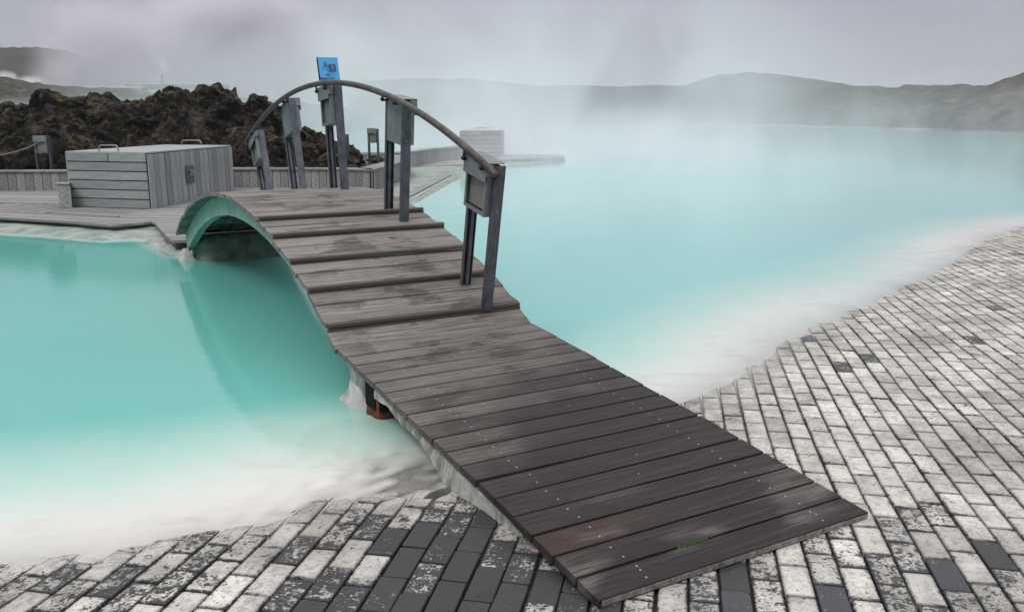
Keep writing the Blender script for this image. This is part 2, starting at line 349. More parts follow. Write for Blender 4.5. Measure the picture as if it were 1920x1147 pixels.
gl = m.n('BsdfGlossy', Roughness=.05); fr = m.n('Fresnel', IOR=1.33); tr = m.n('BsdfTransparent')
film = m.t.nodes.new('ShaderNodeMixShader'); m.set(film.inputs[0], fr); m.set(film.inputs[1], tr); m.set(film.inputs[2], gl)
pw = m.math('POWER', 2.718, m.math('MULTIPLY', dep, -38.0)); al = m.math('SUBTRACT', 1.0, pw, True)
mxs = m.t.nodes.new('ShaderNodeMixShader'); m.set(mxs.inputs[0], al); m.set(mxs.inputs[1], film); m.set(mxs.inputs[2], p)
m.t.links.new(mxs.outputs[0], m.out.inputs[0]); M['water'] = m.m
# lava
m = NT('craggy_lava'); P_ = m.tc('Object'); n1 = m.noise(P_, 1.7, 5, .6); n2 = m.noise(P_, 9, 6, .7); n3 = m.noise(P_, 34, 4, .7)
c = m.mix(m.rng(n1, .35, .65), (.007, .0065, .006), (.034, .029, .025)); c = m.mix(m.rng(n2, .5, .70, 0, .75), c, (.10, .084, .068))
vo = m.t.nodes.new('ShaderNodeTexVoronoi'); m.set(vo.inputs['Vector'], P_); vo.inputs['Scale'].default_value = 3.2; vc = m.sepc(vo.outputs['Color']); vs2 = m.t.nodes.new('ShaderNodeVectorMath'); vs2.operation = 'SCALE'; m.set(vs2.inputs[0], c); m.set(vs2.inputs['Scale'], m.rng(vc[0], 0, 1, .45, 1.9)); c = m.mix(m.rng(vc[1], .8, .9, 0, .5), vs2.outputs[0], (.10, .098, .092)); c = m.mix(m.rng(vo.outputs['Distance'], .55, .8, 0, .8), c, (.006, .006, .006))
nz = m.t.nodes.new('ShaderNodeNewGeometry'); nzz = m.sepx(nz.outputs['Normal'])[2]
moss = m.math('MULTIPLY', m.rng(m.noise(P_, 2.6, 5, .65), .52, .64), m.rng(nzz, .1, .6)); c = m.mix(m.math('MULTIPLY', moss, .75), c, (.12, .105, .045))
c = m.mix(m.rng(n3, .62, .72, 0, .7), c, (.24, .225, .19))
m.pbr(c, .95, 0, m.bump(m.math('ADD', n2, m.math('MULTIPLY', n3, .5)), 1.0, .08), .2); M['lava'] = m.m
def hillmat(name, a, b, moss, scale):
    m = NT(name); P_ = m.tc('Object'); n1 = m.noise(P_, scale, 8, .68); n2 = m.noise(m.mapping(P_, (1, 1, 3)), scale*4, 6, .7)
    c = m.mix(m.rng(n1, .35, .65), a, b); c = m.mix(m.rng(n2, .48, .66, 0, .7), c, moss)
    m.pbr(c, .95, 0, m.bump(n2, 1.0, .12/scale), .1); return m.m
M['field'] = hillmat('mossy_lava_field', (.018, .019, .016), (.05, .05, .036), (.16, .15, .10), .12)
M['hill'] = hillmat('bare_hillside', (.030, .029, .028), (.055, .052, .047), (.08, .074, .058), .014)
M['slope'] = hillmat('brown_slope', (.032, .026, .023), (.06, .048, .039), (.085, .07, .05), .03)
m = NT('pale_building_cladding'); P_ = m.tc('Object'); n1 = m.noise(P_, .4, 3, .6); m.pbr(m.mix(n1, (.5, .53, .55), (.62, .64, .65)), .6); M['clad'] = m.m
m = NT('grey_roofing'); P_ = m.tc('Object'); n1 = m.noise(P_, .4, 3, .6); m.pbr(m.mix(n1, (.16, .18, .2), (.24, .26, .27)), .6); M['roof'] = m.m
m = NT('moss_green'); P_ = m.tc('Object'); n1 = m.noise(P_, 120, 3, .6); m.pbr(m.mix(n1, (.014, .03, .008), (.032, .07, .016)), .9, 0, m.bump(n1, .8, .004)); M['moss'] = m.m

# ================================================================== shoreline polygons and terrain
SHA = [(-9, -1), (-7, 1.2), (-4.2, 2.3), (-2.9, 2.78), (-1.99, 3.10), (-1.61, 3.19), (-1.25, 3.36), (-.86, 3.6), (-.54, 3.72), (-.11, 3.80), (.35, 4.1), (.72, 4.75), (1.06, 5.10), (1.46, 5.48), (1.84, 6.14), (2.35, 6.87), (3.09, 7.68), (4.09, 8.82), (4.95, 9.79), (6.31, 11.7), (7.2, 12.8), (8.07, 13.62), (11, 15.2), (16, 17), (30, 20), (60, 24), (140, 20), (140, -60), (-40, -60)]
SHB = [(-700, 90), (-400, 90), (-60, 110), (-45, 150), (-40, 300), (-10, 330), (8, 300), (20.9, 242), (52, 193), (56, 126), (54, 96), (70, 70), (95, 45), (135, 25), (400, -20), (760, -60), (760, 760), (-760, 760)]
SHC = [(-60, 16.7), (-30, 14.7), (-14, 14.05), (-8.7, 13.32), (-7.1, 12.80), (-5.85, 12.15), (-5.30, 12.45), (-4.62, 11.3), (-4.20, 10.75), (-2.7, 11.3), (-2.55, 17.3), (-1.95, 18.0), (-1.5, 25.3), (-1.9, 26.6), (-1.45, 29.7), (-1.4, 32.2), (-.3, 32.4), (2.1, 34.9), (2.2, 37), (-.5, 39.5), (-4.5, 33), (-4.9, 27), (-9, 26.5), (-30, 28), (-60, 40)]
def sdist(px, py, poly):
    """signed distance, positive inside"""
    d = np.full(px.shape, 1e9); ins = np.zeros(px.shape, bool); n = len(poly)
    for i in range(n):
        ax, ay = poly[i]; bx, by = poly[(i+1) % n]; ex, ey = bx-ax, by-ay
        t = np.clip(((px-ax)*ex+(py-ay)*ey)/(ex*ex+ey*ey), 0, 1)
        d = np.minimum(d, np.hypot(px-ax-t*ex, py-ay-t*ey))
        c = ((ay > py) != (by > py)); xx = ax+(py-ay)/(by-ay if by != ay else 1e-9)*ex
        ins ^= c & (px < xx)
    return np.where(ins, d, -d)
def hpave(x, y):
    """surface of the paving: almost level inland, dipping into the water"""
    s = sdist(x, y, SHA)
    s = s+.035*np.sin(x*3.1+1)*np.cos(y*2.3)+.02*np.sin(x*9+y*4)
    inl = .028*(1-np.exp(-np.maximum(s, 0)/.35))+.10*np.clip((x-2.6)/6, 0, 1)*np.clip((s-.3)/2.5, 0, 1)
    out = -.11*np.maximum(-s, 0)
    return np.where(s > 0, inl, out)+.003*np.sin(x*2.7+.4)*np.sin(y*3.3)+.002*np.sin(x*6.1+y*5.2)
BA = R(29.55); BO = Vector((.323, 2.697)); BW = 1.4; RT = Vector((math.cos(BA), math.sin(BA))); DD = Vector((-math.sin(BA), math.cos(BA)))
def bw(s, c, z=0): p = BO+DD*s+RT*c; return Vector((p.x, p.y, z))
def terrain(x, y):
    sa = sdist(x, y, SHA); sb = sdist(x, y, SHB); sC = sdist(x, y, SHC)
    za = hpave(x, y)-.024
    za = np.where(sa < -.7, -.11*.7-.024-(-sa-.7)*.35, za)
    zb = np.where(sb > 0, .25*(1-np.exp(-sb/2.0))+.01*np.clip(sb, 0, 60), -.06*np.minimum(-sb, 20))
    zc = np.where(sC > 0, .02+.10*(1-np.exp(-sC/.30))+.012*fbm(x*2.5, y*2.5, 0, 4), .5*sC)
    z = np.maximum(np.maximum(za, zb), zc)
    # rough shallow bed beside the ramp
    g = bw(1.35, -.12); q = ((x-g.x)*math.cos(BA)+(y-g.y)*math.sin(BA)); r = (-(x-g.x)*math.sin(BA)+(y-g.y)*math.cos(BA))
    lump = np.exp(-(q/.30)**2-(r/.55)**2)
    z = np.maximum(z, -.075+.080*lump) * (lump > .02) + z*(lump <= .02)
    z = np.maximum(z, -1.6)
    wl = np.maximum(np.maximum(sa, sb), sC)
    return z, sa, sb, sC
xs = np.concatenate([-np.geomspace(700, 36, 26), np.arange(-34, -4.6, .42), np.arange(-4.5, 9, .075), np.arange(9.1, 40, .6), np.geomspace(41, 700, 28)])
ys = np.concatenate([-np.geomspace(60, 2, 8), np.arange(-1, 1, .4), np.arange(1, 14, .075), np.arange(14.1, 42, .3), np.geomspace(43, 700, 50)])
X, Y = np.meshgrid(xs, ys); Z, sa, sb, sC = terrain(X, Y)
lump = np.exp(-(((X-bw(1.3, -.2).x)**2+(Y-bw(1.3, -.2).y)**2)/.35))
Z2 = Z+np.where((sa < .1) & (sa > -1.2) & (np.abs(X) < 1.5) & (Y < 5.5), 1, 0)*lump*.03*(np.sin(X*31+np.sin(Y*17)*2)*np.sin(Y*27+X*9))
sil = np.clip(1-np.maximum(np.maximum(sa, -9)*(1/.12)+.2, 0), 0, 1)*(sa > -30)
sil = np.maximum(sil, np.clip(1-(sC-.5)/.4, 0, 1)*(sC > -3)); sil = np.maximum(sil, np.clip(1-sb/.8, 0, 1)*(sb > -30)*.6)
sil = np.where(sa > .12, 0, sil); sil = sil*(1-.75*np.clip(lump*1.6, 0, 1)*(Y < 5.2)*(np.abs(X) < 1.6))
g = grid_mesh('ground', np.stack([X, Y, Z2], -1), M['ground'], {'silica': sil, 'ledge': (sC > -.6)*1.0}); tag(g, kind='structure', label='dark shore ground and pale silica bed under the lagoon')
shore = -np.maximum(np.maximum(sa, sb), -99); shore = np.minimum(shore, -sC*5+.45)
# milky shallows reach a little farther out to the right of the bridge
shore = shore-.12*np.clip((X-.2)/1.5, 0, 1)*np.clip(1-(Y-16)/20, 0, 1)
# shelf of silica beside the ramp
wob = .0
wz = np.zeros_like(Z)
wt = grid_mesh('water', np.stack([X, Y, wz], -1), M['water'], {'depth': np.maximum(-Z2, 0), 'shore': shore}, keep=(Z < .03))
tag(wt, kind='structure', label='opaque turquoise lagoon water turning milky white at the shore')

# ------------------------------------------------------------------ paving
def make_paving():
    th = R(79.3); du = np.array([math.sin(th), -math.cos(th)]); dv = np.array([math.cos(th), math.sin(th)])
    PU, PV = .1125, .2315; V = []; F = []; T = []; UV = []
    org = np.array([.3, 2.6])
    cands = []
    for i in range(-80, 120):
        off = (i % 2)*.5*PV+random.uniform(-.025, .025)
        wob = random.uniform(-.4, .4)
        for j in range(-60, 110):
            L = PV*random.uniform(.985, 1.0)
            u0 = i*PU+.006*math.sin(j*.35+i*.13+wob); v0 = j*PV+off
            p = org+du*u0+dv*v0
            cands.append((p[0], p[1], i, j, L))
    C = np.array([(c[0], c[1]) for c in cands]); s = sdist(C[:, 0], C[:, 1], SHA)
    xx, yy = C[:, 0], C[:, 1]
    q = (xx-BO.x)*RT.x+(yy-BO.y)*RT.y; r = (xx-BO.x)*DD.x+(yy-BO.y)*DD.y
    keep = (s > -.62) & (yy > 1.25) & (yy < 16.5) & (np.abs(xx) < yy*.78+1.7)
    keep &= ~((s < -.10) & (xx > -.75) & (xx < .75) & (yy < 5.2))
    keep &= ~((q > .12) & (q < 1.3) & (r > .35) & (r < 4))
    cl_noise = [noise.noise(Vector((c[0]*1.1, c[1]*.8, 3.3))) for c in cands]
    rings = ((.0, -.0035), (.0032, 0.0))
    ctl = []
    for k in np.nonzero(keep)[0]:
        x0, y0, i, j, L = cands[k]
        hw, hl = PU/2-.0042, L/2-.0036
        ang = random.gauss(0, .006); ca, sa_ = math.cos(ang), math.sin(ang)
        pu = np.array([du[0]*ca-du[1]*sa_, du[0]*sa_+du[1]*ca]); pv = np.array([-pu[1], pu[0]])
        ch = random.uniform(.003, .008); tilt = (random.gauss(0, .012), random.gauss(0, .008)); dz = random.gauss(0, .0015)
        b = len(V); octs = []
        for (ins, z) in ((0, -.030), (0, -.0035), (.0032, 0)):
            a, c = hw-ins, hl-ins; h = ch
            pts = [(a-h, -c), (a, -c+h), (a, c-h), (a-h, c), (-a+h, c), (-a, c-h), (-a, -c+h), (-a+h, -c)]
            for (uu, vv) in pts:
                V.append((x0+pu[0]*uu+pv[0]*vv, y0+pu[1]*uu+pv[1]*vv, z+dz+uu*tilt[0]+vv*tilt[1]))
            octs.append([(a-abs(uu)+ins, c-abs(vv)+ins) for uu, vv in pts])
        # top is 8-gon fan split in strips for edge distance: centre verts
        cb = len(V); V.append((x0, y0-0, 0+dz)); V.append((x0+pv[0]*hl*.5, y0+pv[1]*hl*.5, dz+hl*.5*tilt[1])); V.append((x0-pv[0]*hl*.5, y0-pv[1]*hl*.5, dz-hl*.5*tilt[1]))
        for lv in (0, 1):
            for t in range(8):
                t2 = (t+1) % 8; F.append((b+lv*8+t, b+lv*8+t2, b+lv*8+8+t2, b+lv*8+8+t))
                if lv == 0: UV.append([(0, 0)]*4)
                else: UV.append([(0, .0), (0, .0), (.003, .003), (.003, .003)])
        o = b+16
        # corners: 0,1 lower right; 2,3 upper right; 4,5 upper left; 6,7 lower left
        F.append((o+7, o+0, cb+2)); UV.append([(.03, .003), (.03, .003), (.05, .05)])
        F.append((o+0, o+1, cb+2)); UV.append([(.003, .003), (.003, .003), (.05, .05)])
        F.append((o+1, o+2, cb+1, cb+2)); UV.append([(.003, .003), (.003, .003), (.05, .05), (.05, .05)])
        F.append((o+2, o+3, cb+1)); UV.append([(.003, .003), (.003, .003), (.05, .05)])
        F.append((o+3, o+4, cb+1)); UV.append([(.03, .003), (.03, .003), (.05, .05)])
        F.append((o+4, o+5, cb+1)); UV.append([(.003, .003), (.003, .003), (.05, .05)])
        F.append((o+5, o+6, cb+2, cb+1)); UV.append([(.003, .003), (.003, .003), (.05, .05), (.05, .05)])
        F.append((o+6, o+7, cb+2)); UV.append([(.003, .003), (.003, .003), (.05, .05)])
        # silica coat: almost bare by the lower left side of the ramp, patchy in front of it, thick elsewhere
        qq, rr = q[k], r[k]; coat = min(.97, random.gauss(.86, .07)); blue = random.random()*.35
        nn = cl_noise[k]
        if nn > .22 and yy[k] > 4.3 and random.random() < .5: coat -= random.uniform(.05, .25)
        if qq > 1.2 and random.random() < .008: coat = random.uniform(.3, .5); blue = .4
        if qq > 1.2 and yy[k] > 4.3 and .22 < nn+.12*math.sin(xx[k]*2) and random.random() < .10: coat = random.uniform(.42, .66); blue = .4
        if qq < .7:
            blue *= .5
            dq = math.hypot((x0+.10)/.62, (y0-2.55)/.78)
            f = dq+random.gauss(0, .12)
            if f < 1.0 and random.random() < .84: coat = random.choice([random.uniform(.04, .14), random.uniform(.14, .42)]); blue = random.uniform(0, .35)
            elif f < 1.15: coat = random.uniform(.3, .75)
            if s[k] < .45: coat = min(coat, random.uniform(.45, .9)) if dq > 1.1 else coat
        if rr < .08 and -.3 < qq < 1.8: 
            coat = random.choice([.22, .52, .58, .62, .72, .8, .86, .9]); blue = random.choice([.1, .3, .8, 1.0])
        if s[k] < .06: coat = max(coat, .78)
        coat = max(0, coat); g_ = random.random()*(.45 if s[k] < .22 else 1)
        tone = (coat, g_, blue, 1); ctl += [tone]*24
    V = np.array(V); V[:, 2] += hpave(V[:, 0], V[:, 1])
    me = bpy.data.meshes.new('paving'); me.from_pydata(V.tolist(), [], F)
    me.uv_layers.new(name='UVMap').data.foreach_set('uv', [c for f in UV for p in f for c in p])
    ca = me.color_attributes.new('tone', 'FLOAT_COLOR', 'CORNER'); ca.data.foreach_set('color', [x for f, t in zip(F, ctl) for _ in f for x in t])
    me.materials.append(M['brick']); o = bpy.data.objects.new('paving', me); col.objects.link(o)
    tag(o, 'whitened dark brick paving laid in straight courses along the lagoon edge', kind='structure')
    print('bricks', int(keep.sum()))
make_paving()

# ================================================================== hills and lava fields
def interp(pr, x): return float(np.interp(x, [p[0] for p in pr], [p[1] for p in pr]))
def ridge(name, prof, D, front, mid, back, rough, mat, na=260, label=None, seed=0, expo=1.0, nt_=44):
    a0, a1 = prof[0][0]/D, prof[-1][0]/D
    As = np.linspace(a0, a1, na); T = np.linspace(0, 1.5, nt_)[:, None]
    FY = np.array([front(a) for a in As]); MY = np.array([mid(a) for a in As]); EL = np.array([(interp(prof, a*D)-1.7)/D for a in As])
    Yv = np.where(T <= 1, FY+(MY-FY)*T, MY+(T-1)*2*back); top = 1.7+EL*MY
    Zv = np.where(T <= 1, top*np.sin(np.clip(T, 0, 1)*math.pi/2)**expo, top*np.maximum(0, np.cos((T-1)*math.pi)))
    Xv = As*Yv; amp = rough*np.minimum(1, Zv/3+.15)*np.where(np.abs(T-1) < .03, .45, 1)
    r9 = 1/rough/9; f = fbm(Xv*r9+seed, Yv*r9, seed*2.2, 5, .6)
    Zv = Zv+amp*(f*.55)+amp*.45*(.55-worley(Xv*r9*3, Yv*r9*3, 0*Xv+seed*3.3))-.3*(T == 0)
    P = np.stack([Xv, Yv, Zv], -1)
    o = grid_mesh(name, P, mat); tag(o, label, kind='structure'); return o
FARP = [(-483.2, 22.3), (-235.3, 22.9), (-142.5, 22.3), (-99.2, 21.1), (-80.5, 22.3), (-58.8, 22.6), (-34.1, 22.3), (-30.3, 23.5), (-26.0, 22.9), (-18.6, 22.0), (12.4, 18.99), (43.4, 18.69), (105.5, 18.99), (198.6, 18.39), (322.8, 16.88), (509.4, 15.38)]
DOME = [(45.5, 9.9), (66.9, 12.92), (76.4, 14.54), (83.4, 17.31), (92.8, 20.08), (104.6, 20.77), (116.6, 20.54), (128.6, 18.93), (140.6, 17.31), (152.7, 15.23), (162.2, 15.23), (169.5, 13.84), (181.6, 11.99), (201.0, 9.9)]
FIELD = [(-8.3, 3.2), (5.5, 4.9), (33.0, 7.0), (46.7, 7.7), (74.2, 8.0), (98.9, 8.0), (101.6, 8.5), (109.8, 8.8), (122.1, 8.8), (131.7, 8.9), (170.1, 9.2), (252.5, 9.08)]
SLOPE = [(84.4, 2.26), (95.5, 5.59), (100.9, 7.8), (108.4, 10.98), (117.0, 14.46), (127.7, 18.12), (149.3, 22.4), (182.1, 25.58)]
LHILL = [(-662.9, 33.06), (-518.4, 43.35), (-411.7, 44.38), (-340.6, 45.06), (-308.7, 44.72), (-294.8, 42.33), (-277.6, 37.19), (-256.9, 29.61), (-236.1, 22.69), (-215.1, 16.44)]
LRIDGE = [(-210.2, 10.54), (-153.7, 10.54), (-119.9, 9.88), (-108.6, 9.55), (-103.0, 8.68), (-97.5, 8.02), (-91.9, 7.47), (-86.2, 7.03), (-79.5, 6.59), (-71.5, 6.26), (-58.0, 5.7), (-50.0, 5.04), (-36.5, 3.38), (-22, -1.5)]
ff = lambda a: float(np.interp(a, [-.05, .086, .27, .45, .56, .75, 1.2], [305, 245, 197, 130, 100, 92, 90]))
ridge('far_plateau', FARP, 520, lambda a: 380, lambda a: 520, 60, 1.6, M['hill'], 220, 'long flat-topped ridge across the lagoon', 1)
ridge('dome_hill', DOME, 400, lambda a: 330, lambda a: 400, 60, .9, M['hill'], 160, 'low rounded hill behind the right lava field', 2, .8)
ridge('lava_field', FIELD, 230, ff, lambda a: ff(a)*1.2+35, 30, 2.0, M['field'], 520, 'mossy lava field along the far right shore', 3, .55, 70)
ridge('hill_slope', SLOPE, 190, lambda a: 150, lambda a: 190+60*max(0, a-.5), 60, .7, M['slope'], 120, 'brown hill slope rising at the right edge', 4, .8)
ridge('steaming_hill', LHILL, 600, lambda a: 430, lambda a: 600, 120, 1.5, M['hill'], 160, 'dark flat-topped hill half hidden by the steam plume', 5, .5)
ridge('lava_ridge', LRIDGE, 190, lambda a: 130, lambda a: 190, 40, 1.0, M['field'], 300, 'low dark lava ridge behind the near rock outcrop', 6, .6, 50)
# ------------------------------------------------------------------ steam and haze
def steam(name, loc, rad, dens, nscale, lo, hi, label, color=(.93, .905, .94), stretch=(1, 1, 1), edge=.35, up=None, ragged=1.1):
    """ellipsoid of drifting steam; density fades to its edge"""
    bm = bmesh.new(); bmesh.ops.create_icosphere(bm, subdivisions=3, radius=1.0)
    me = bpy.data.meshes.new(name); bm.to_mesh(me); bm.free()
    o = bpy.data.objects.new(name, me); col.objects.link(o); o.location = loc; o.scale = rad
    m = NT(name+'_vapour'); P_ = m.tc('Object')
    ln = m.t.nodes.new('ShaderNodeVectorMath'); ln.operation = 'LENGTH'; m.set(ln.inputs[0], P_)
    sc3 = m.mapping(P_, tuple(rad[i]*stretch[i]/nscale for i in range(3)), (loc[0]*.13, loc[1]*.07, 0))
    nn = m.noise(sc3, 1.0, 5, .58, .5); nb_ = m.noise(sc3, .38, 3, .5, .3)
    rr = m.math('ADD', ln.outputs['Value'], m.math('MULTIPLY', m.math('SUBTRACT', nb_, .5), ragged))
    fall = m.math('MULTIPLY', m.rng(rr, edge, .95, 1, 0, True), m.rng(ln.outputs['Value'], .85, .99, 1, 0, True))
    d = m.math('MULTIPLY', m.rng(nn, lo, hi, 0, 1), fall)
    if up: d = m.math('MULTIPLY', d, m.rng(m.sepx(P_)[2], up[0], up[1], 1, 0, True))
    v = m.t.nodes.new('ShaderNodeVolumePrincipled'); m.set(v.inputs['Color'], rgba(color)); m.set(v.inputs['Density'], m.math('MULTIPLY', d, dens))
    m.t.links.new(v.outputs[0], m.out.inputs['Volume']); me.materials.append(m.m)
    tag(o, label, 'steam', kind='stuff'); return o
STEAM = True
if STEAM:
    steam('steam_plume', (-136, 395, 10), (97, 34, 62), .15, 20, .24, .54, 'low dense bank of white steam hiding the right half of the dark hill', edge=.55, ragged=.9, color=(.84, .82, .87), stretch=(1, 1, 1))
    steam('steam_plume', (-112, 420, 50), (125, 40, 95), .034, 32, .34, .66, 'high ragged steam drifting up above the dense bank on the left', edge=.05, ragged=1.5, color=(.86, .84, .885), stretch=(1, 1, 1))
    steam('steam_puff', (-171, 300, 14.5), (7, 6, 3.4), .6, 4, .38, .55, 'small white puff of steam at the foot of the dark hill', edge=.1)
    steam('steam_puff', (-161, 300, 12.8), (9, 6, 3.4), .45, 4, .38, .55, 'second smaller puff of steam right of the first on the dark hill', edge=.1)
    steam('ground_steam', (-66, 105, 0), (44, 25, 5.0), .10, 8, .42, .62, 'low bank of steam behind the rock outcrop on the left', edge=.2)
    steam('lagoon_steam', (12, 105, 0), (52, 52, 22), .026, 13, .42, .60, 'thin ragged steam rising off the middle of the lagoon', stretch=(1, .6, .7), edge=.3)
    steam('lagoon_steam', (-8, 62, 0), (30, 34, 11), .042, 6.5, .40, .58, 'denser steam drifting over the lagoon behind the bridge rail', stretch=(1, .7, .75), edge=.25)
    steam('lagoon_steam', (62, 105, 0), (34, 45, 9), .035, 9, .46, .62, 'faint wisps of steam in front of the right lava field', stretch=(1, .6, .7), edge=.2)
    steam('lagoon_steam', (22, 32, 0), (26, 21, 2.0), .016, 3.5, .38, .62, 'thin mist over the open water right of the bridge', stretch=(1, .7, .6), edge=.3)
    steam('lagoon_steam', (3, 34, 0), (13, 14, 2.8), .19, 2.4, .40, .60, 'mist hugging the water round the distant timber box', stretch=(1, .7, .5), edge=.2)
# haze box enclosing the whole scene
m = NT('even_haze'); v = m.t.nodes.new('ShaderNodeVolumePrincipled'); v.inputs['Color'].default_value = (.97, .94, .98, 1); v.inputs['Density'].default_value = .00025
m.t.links.new(v.outputs[0], m.out.inputs['Volume'])
hz = MB(); hz.box((0, 320, 46), (790, 0, 0), (0, 470, 0), (0, 0, 49)); hzo = hz.build('haze', m.m); tag(hzo, 'thin pale haze over the lagoon', kind='stuff')

# ================================================================== the foot bridge
ARC_R, ARC_S, ARC_Z = 7.0, 5.93, 1.022
def arc(s): return ARC_Z-ARC_R+math.sqrt(ARC_R**2-(s-ARC_S)**2)
RS = [.033, .178, .333, .488, .644, .808, .966, 1.122, 1.277, 1.435, 1.592, 1.75, 1.907, 2.06, 2.212, 2.365, 2.518, 2.674, 2.835]
RZ = [.06, .0745, .0885, .103, .118, .134, .1485, .1625, .1755, .188, .2005, .214, .229, .2435, .258, .27, .281, .295, .306]
bridge = empty('footbridge', bw(0, .7), (0, 0, BA))
tag(bridge, 'arched timber footbridge with a ramp of dark planks crossing the turquoise water', 'bridge')
def plank(mb, s0, z0, s1, z1, th=.036, gap=.0045, c0=0, c1=1.4, tone=None, jit=.005, mat=0):
    a = Vector((0, s0, z0)); b = Vector((0, s1, z1)); t = (b-a).normalized(); nrm = Vector((0, -t.z, t.y))
    L = (b-a).length/2-gap
    ce = (a+b)/2-nrm*(th/2)+Vector(((c0+c1)/2-.7+random.uniform(-jit, jit), 0, 0))
    tw = random.gauss(0, .0009)
    mb.box(ce, Vector(((c1-c0)/2+random.uniform(-jit, jit)*.5, tw*4, 0)), t*L, nrm*(th/2), tone or (random.random(), random.random(), random.random(), 1), mat)
deck = MB()
for i in range(len(RS)-1):
    tn = (random.uniform(.3, .8), random.random(), 0.95 if i in (2,) else random.random()*.78, 1)
    plank(deck, RS[i], RZ[i], RS[i+1], RZ[i+1], tone=tn, gap=.0065)
    t = Vector((0, RS[i+1]-RS[i], RZ[i+1]-RZ[i])); ln = t.length; t.normalize(); nrm = Vector((0, -t.z, t.y))
    for cx in (.235, 1.165):
        for k in ((.27, .74) if i else (.3, .62, .8)):
            p = Vector((cx-.7+random.uniform(-.012, .012), RS[i], RZ[i]))+t*(ln*k)
            deck.disc(p, nrm, .0052, 8, mat=1, h=.0012)
    if random.random() < .4 and i: 
        p = Vector((random.uniform(-.2, .2), RS[i], RZ[i]))+t*(ln*.5); deck.disc(p, nrm, .0045, 8, mat=1, h=.001)
STEPS = [3.02, 3.42, 3.815, 4.26, 4.67]
cur = 2.835
def arcplanks(a, b, n, first=None):
    for k in range(n):
        s0 = a+(b-a)*k/n; s1 = a+(b-a)*(k+1)/n
        plank(deck, s0, arc(s0)+random.gauss(0, .0008), s1, arc(s1)+random.gauss(0, .0008), tone=(random.uniform(.3, 1), random.random(), random.random()*.7, 1), gap=.0055, jit=.009)
nos = []
arcplanks(2.835, 3.0, 1)
for i, s in enumerate(STEPS):
    nx = STEPS[i+1] if i < 4 else None
    mb = MB(); e0, e1 = s, s+.105
    plank(mb, e0+.004, arc(e0)+.040, e1, arc(e1)+.010, th=.034, gap=.002, tone=(random.uniform(.5, .9), .5, .4, 1), c0=-.004, c1=1.404)
    # rounded batten screwed to the front of the step
    mb.box((0, e0-.008, arc(e0)+.024), (.695, 0, 0), (0, .014, .002), (0, -.001, .011), (.1, .5, .3, 1), 2)
    mb.box((0, e0-.004, arc(e0)-.006), (.70, 0, 0), (0, .012, 0), (0, 0, .012), (.05, .5, .3, 1), 2)
    for cx in (.32, .7, 1.05):
        mb.disc((cx-.7, e0+.03, arc(e0)+.038), (0, -.2, 1), .005, 8, mat=1, h=.001)
    o = mb.build('step_nosing', [M['deckwood'], M['screw'], M['riser']], bridge, bevel=.0035)
    nos.append(o)
    if nx: arcplanks(e1, nx-.012, 2)
arcplanks(STEPS[-1]+.105, 8.96, 26)
deck.box((0, .0395, .0425), (.688, 0, 0), (0, .0012, 0), (0, -.001, .0125), mat=2)
deck.build('deck', [M['deckwood'], M['screw'], M['endgrain']], bridge, bevel=.003)
# curved beams under the deck
for cb in (.162, 1.238):
    mb = MB(); n = 48; s0, s1 = 2.72, 9.0
    pr = []
    for k in range(n+1):
        a = (s0+(s1-s0)*k/n); an = math.asin((a-ARC_S)/ARC_R)
        nr = Vector((0, math.sin(an), math.cos(an))); top = Vector((0, ARC_S+ARC_R*math.sin(an), ARC_Z-ARC_R+ARC_R*math.cos(an)))-nr*.040
        pr.append((top, top-nr*.185))
    for k in range(n):
        (t0, b0), (t1, b1) = pr[k], pr[k+1]; xl = Vector((cb-.7-.042, 0, 0)); xr = Vector((cb-.7+.042, 0, 0))
        mb.quad([t0+xl, b0+xl, b1+xl, t1+xl]); mb.quad([t0+xr, t1+xr, b1+xr, b0+xr]); mb.quad([b0+xl, b0+xr, b1+xr, b1+xl]); mb.quad([t0+xl, t1+xl, t1+xr, t0+xr])
    for e_ in (0, n):
        t0, b0 = pr[e_]; mb.quad([t0+xl, t0+xr, b0+xr, b0+xl])
    mb.build('arch_beam', M['green'], bridge)
# straight bearers under the ramp
for cb in (.10, 1.30):
    mb = MB(); a = Vector((cb-.7, .9, .142-.036-.03)); b = Vector((cb-.7, 2.80, .303-.036-.03))
    mb.box((a+b)/2, (b-a)/2, (.03, 0, 0), (0, 0, .03), (.3, .5, .5, 1)); mb.build('ramp_bearer', M['concrete'], bridge)
def rough_loft(name, rings, mat, parent, amp=.01, sub=3, scale=6):
    """stack of rectangular rings (x0,x1,y0,y1,z) with rounded noisy sides"""
    bm = bmesh.new(); prev = None; n = 40
    for (x0, x1, y0, y1, z) in rings:
        vs = []
        for k in range(n):
            a = 2*math.pi*k/n; ca, sa_ = math.cos(a), math.sin(a); p = 4.5
            rr = (abs(ca)**p+abs(sa_)**p)**(-1/p)
            x = (x0+x1)/2+(x1-x0)/2*ca*rr; y = (y0+y1)/2+(y1-y0)/2*sa_*rr
            v = Vector((x, y, z)); nv = noise.noise_vector(v*scale)*amp+noise.noise_vector(v*scale*3.3)*amp*.4
            vs.append(bm.verts.new(v+nv))
        if prev:
            for k in range(n): bm.faces.new((prev[k], prev[(k+1) % n], vs[(k+1) % n], vs[k]))
        prev = vs
    bm.faces.new(prev)
    bm.normal_update(); me = bpy.data.meshes.new(name); bm.to_mesh(me); bm.free(); me.materials.append(mat)
    me.polygons.foreach_set('use_smooth', [True]*len(me.polygons))
    o = bpy.data.objects.new(name, me); col.objects.link(o); o.parent = parent; return o
def lerp_rings(a, b, n): return [tuple(a[i]+(b[i]-a[i])*k/n for i in range(5)) for k in range(n+1)]
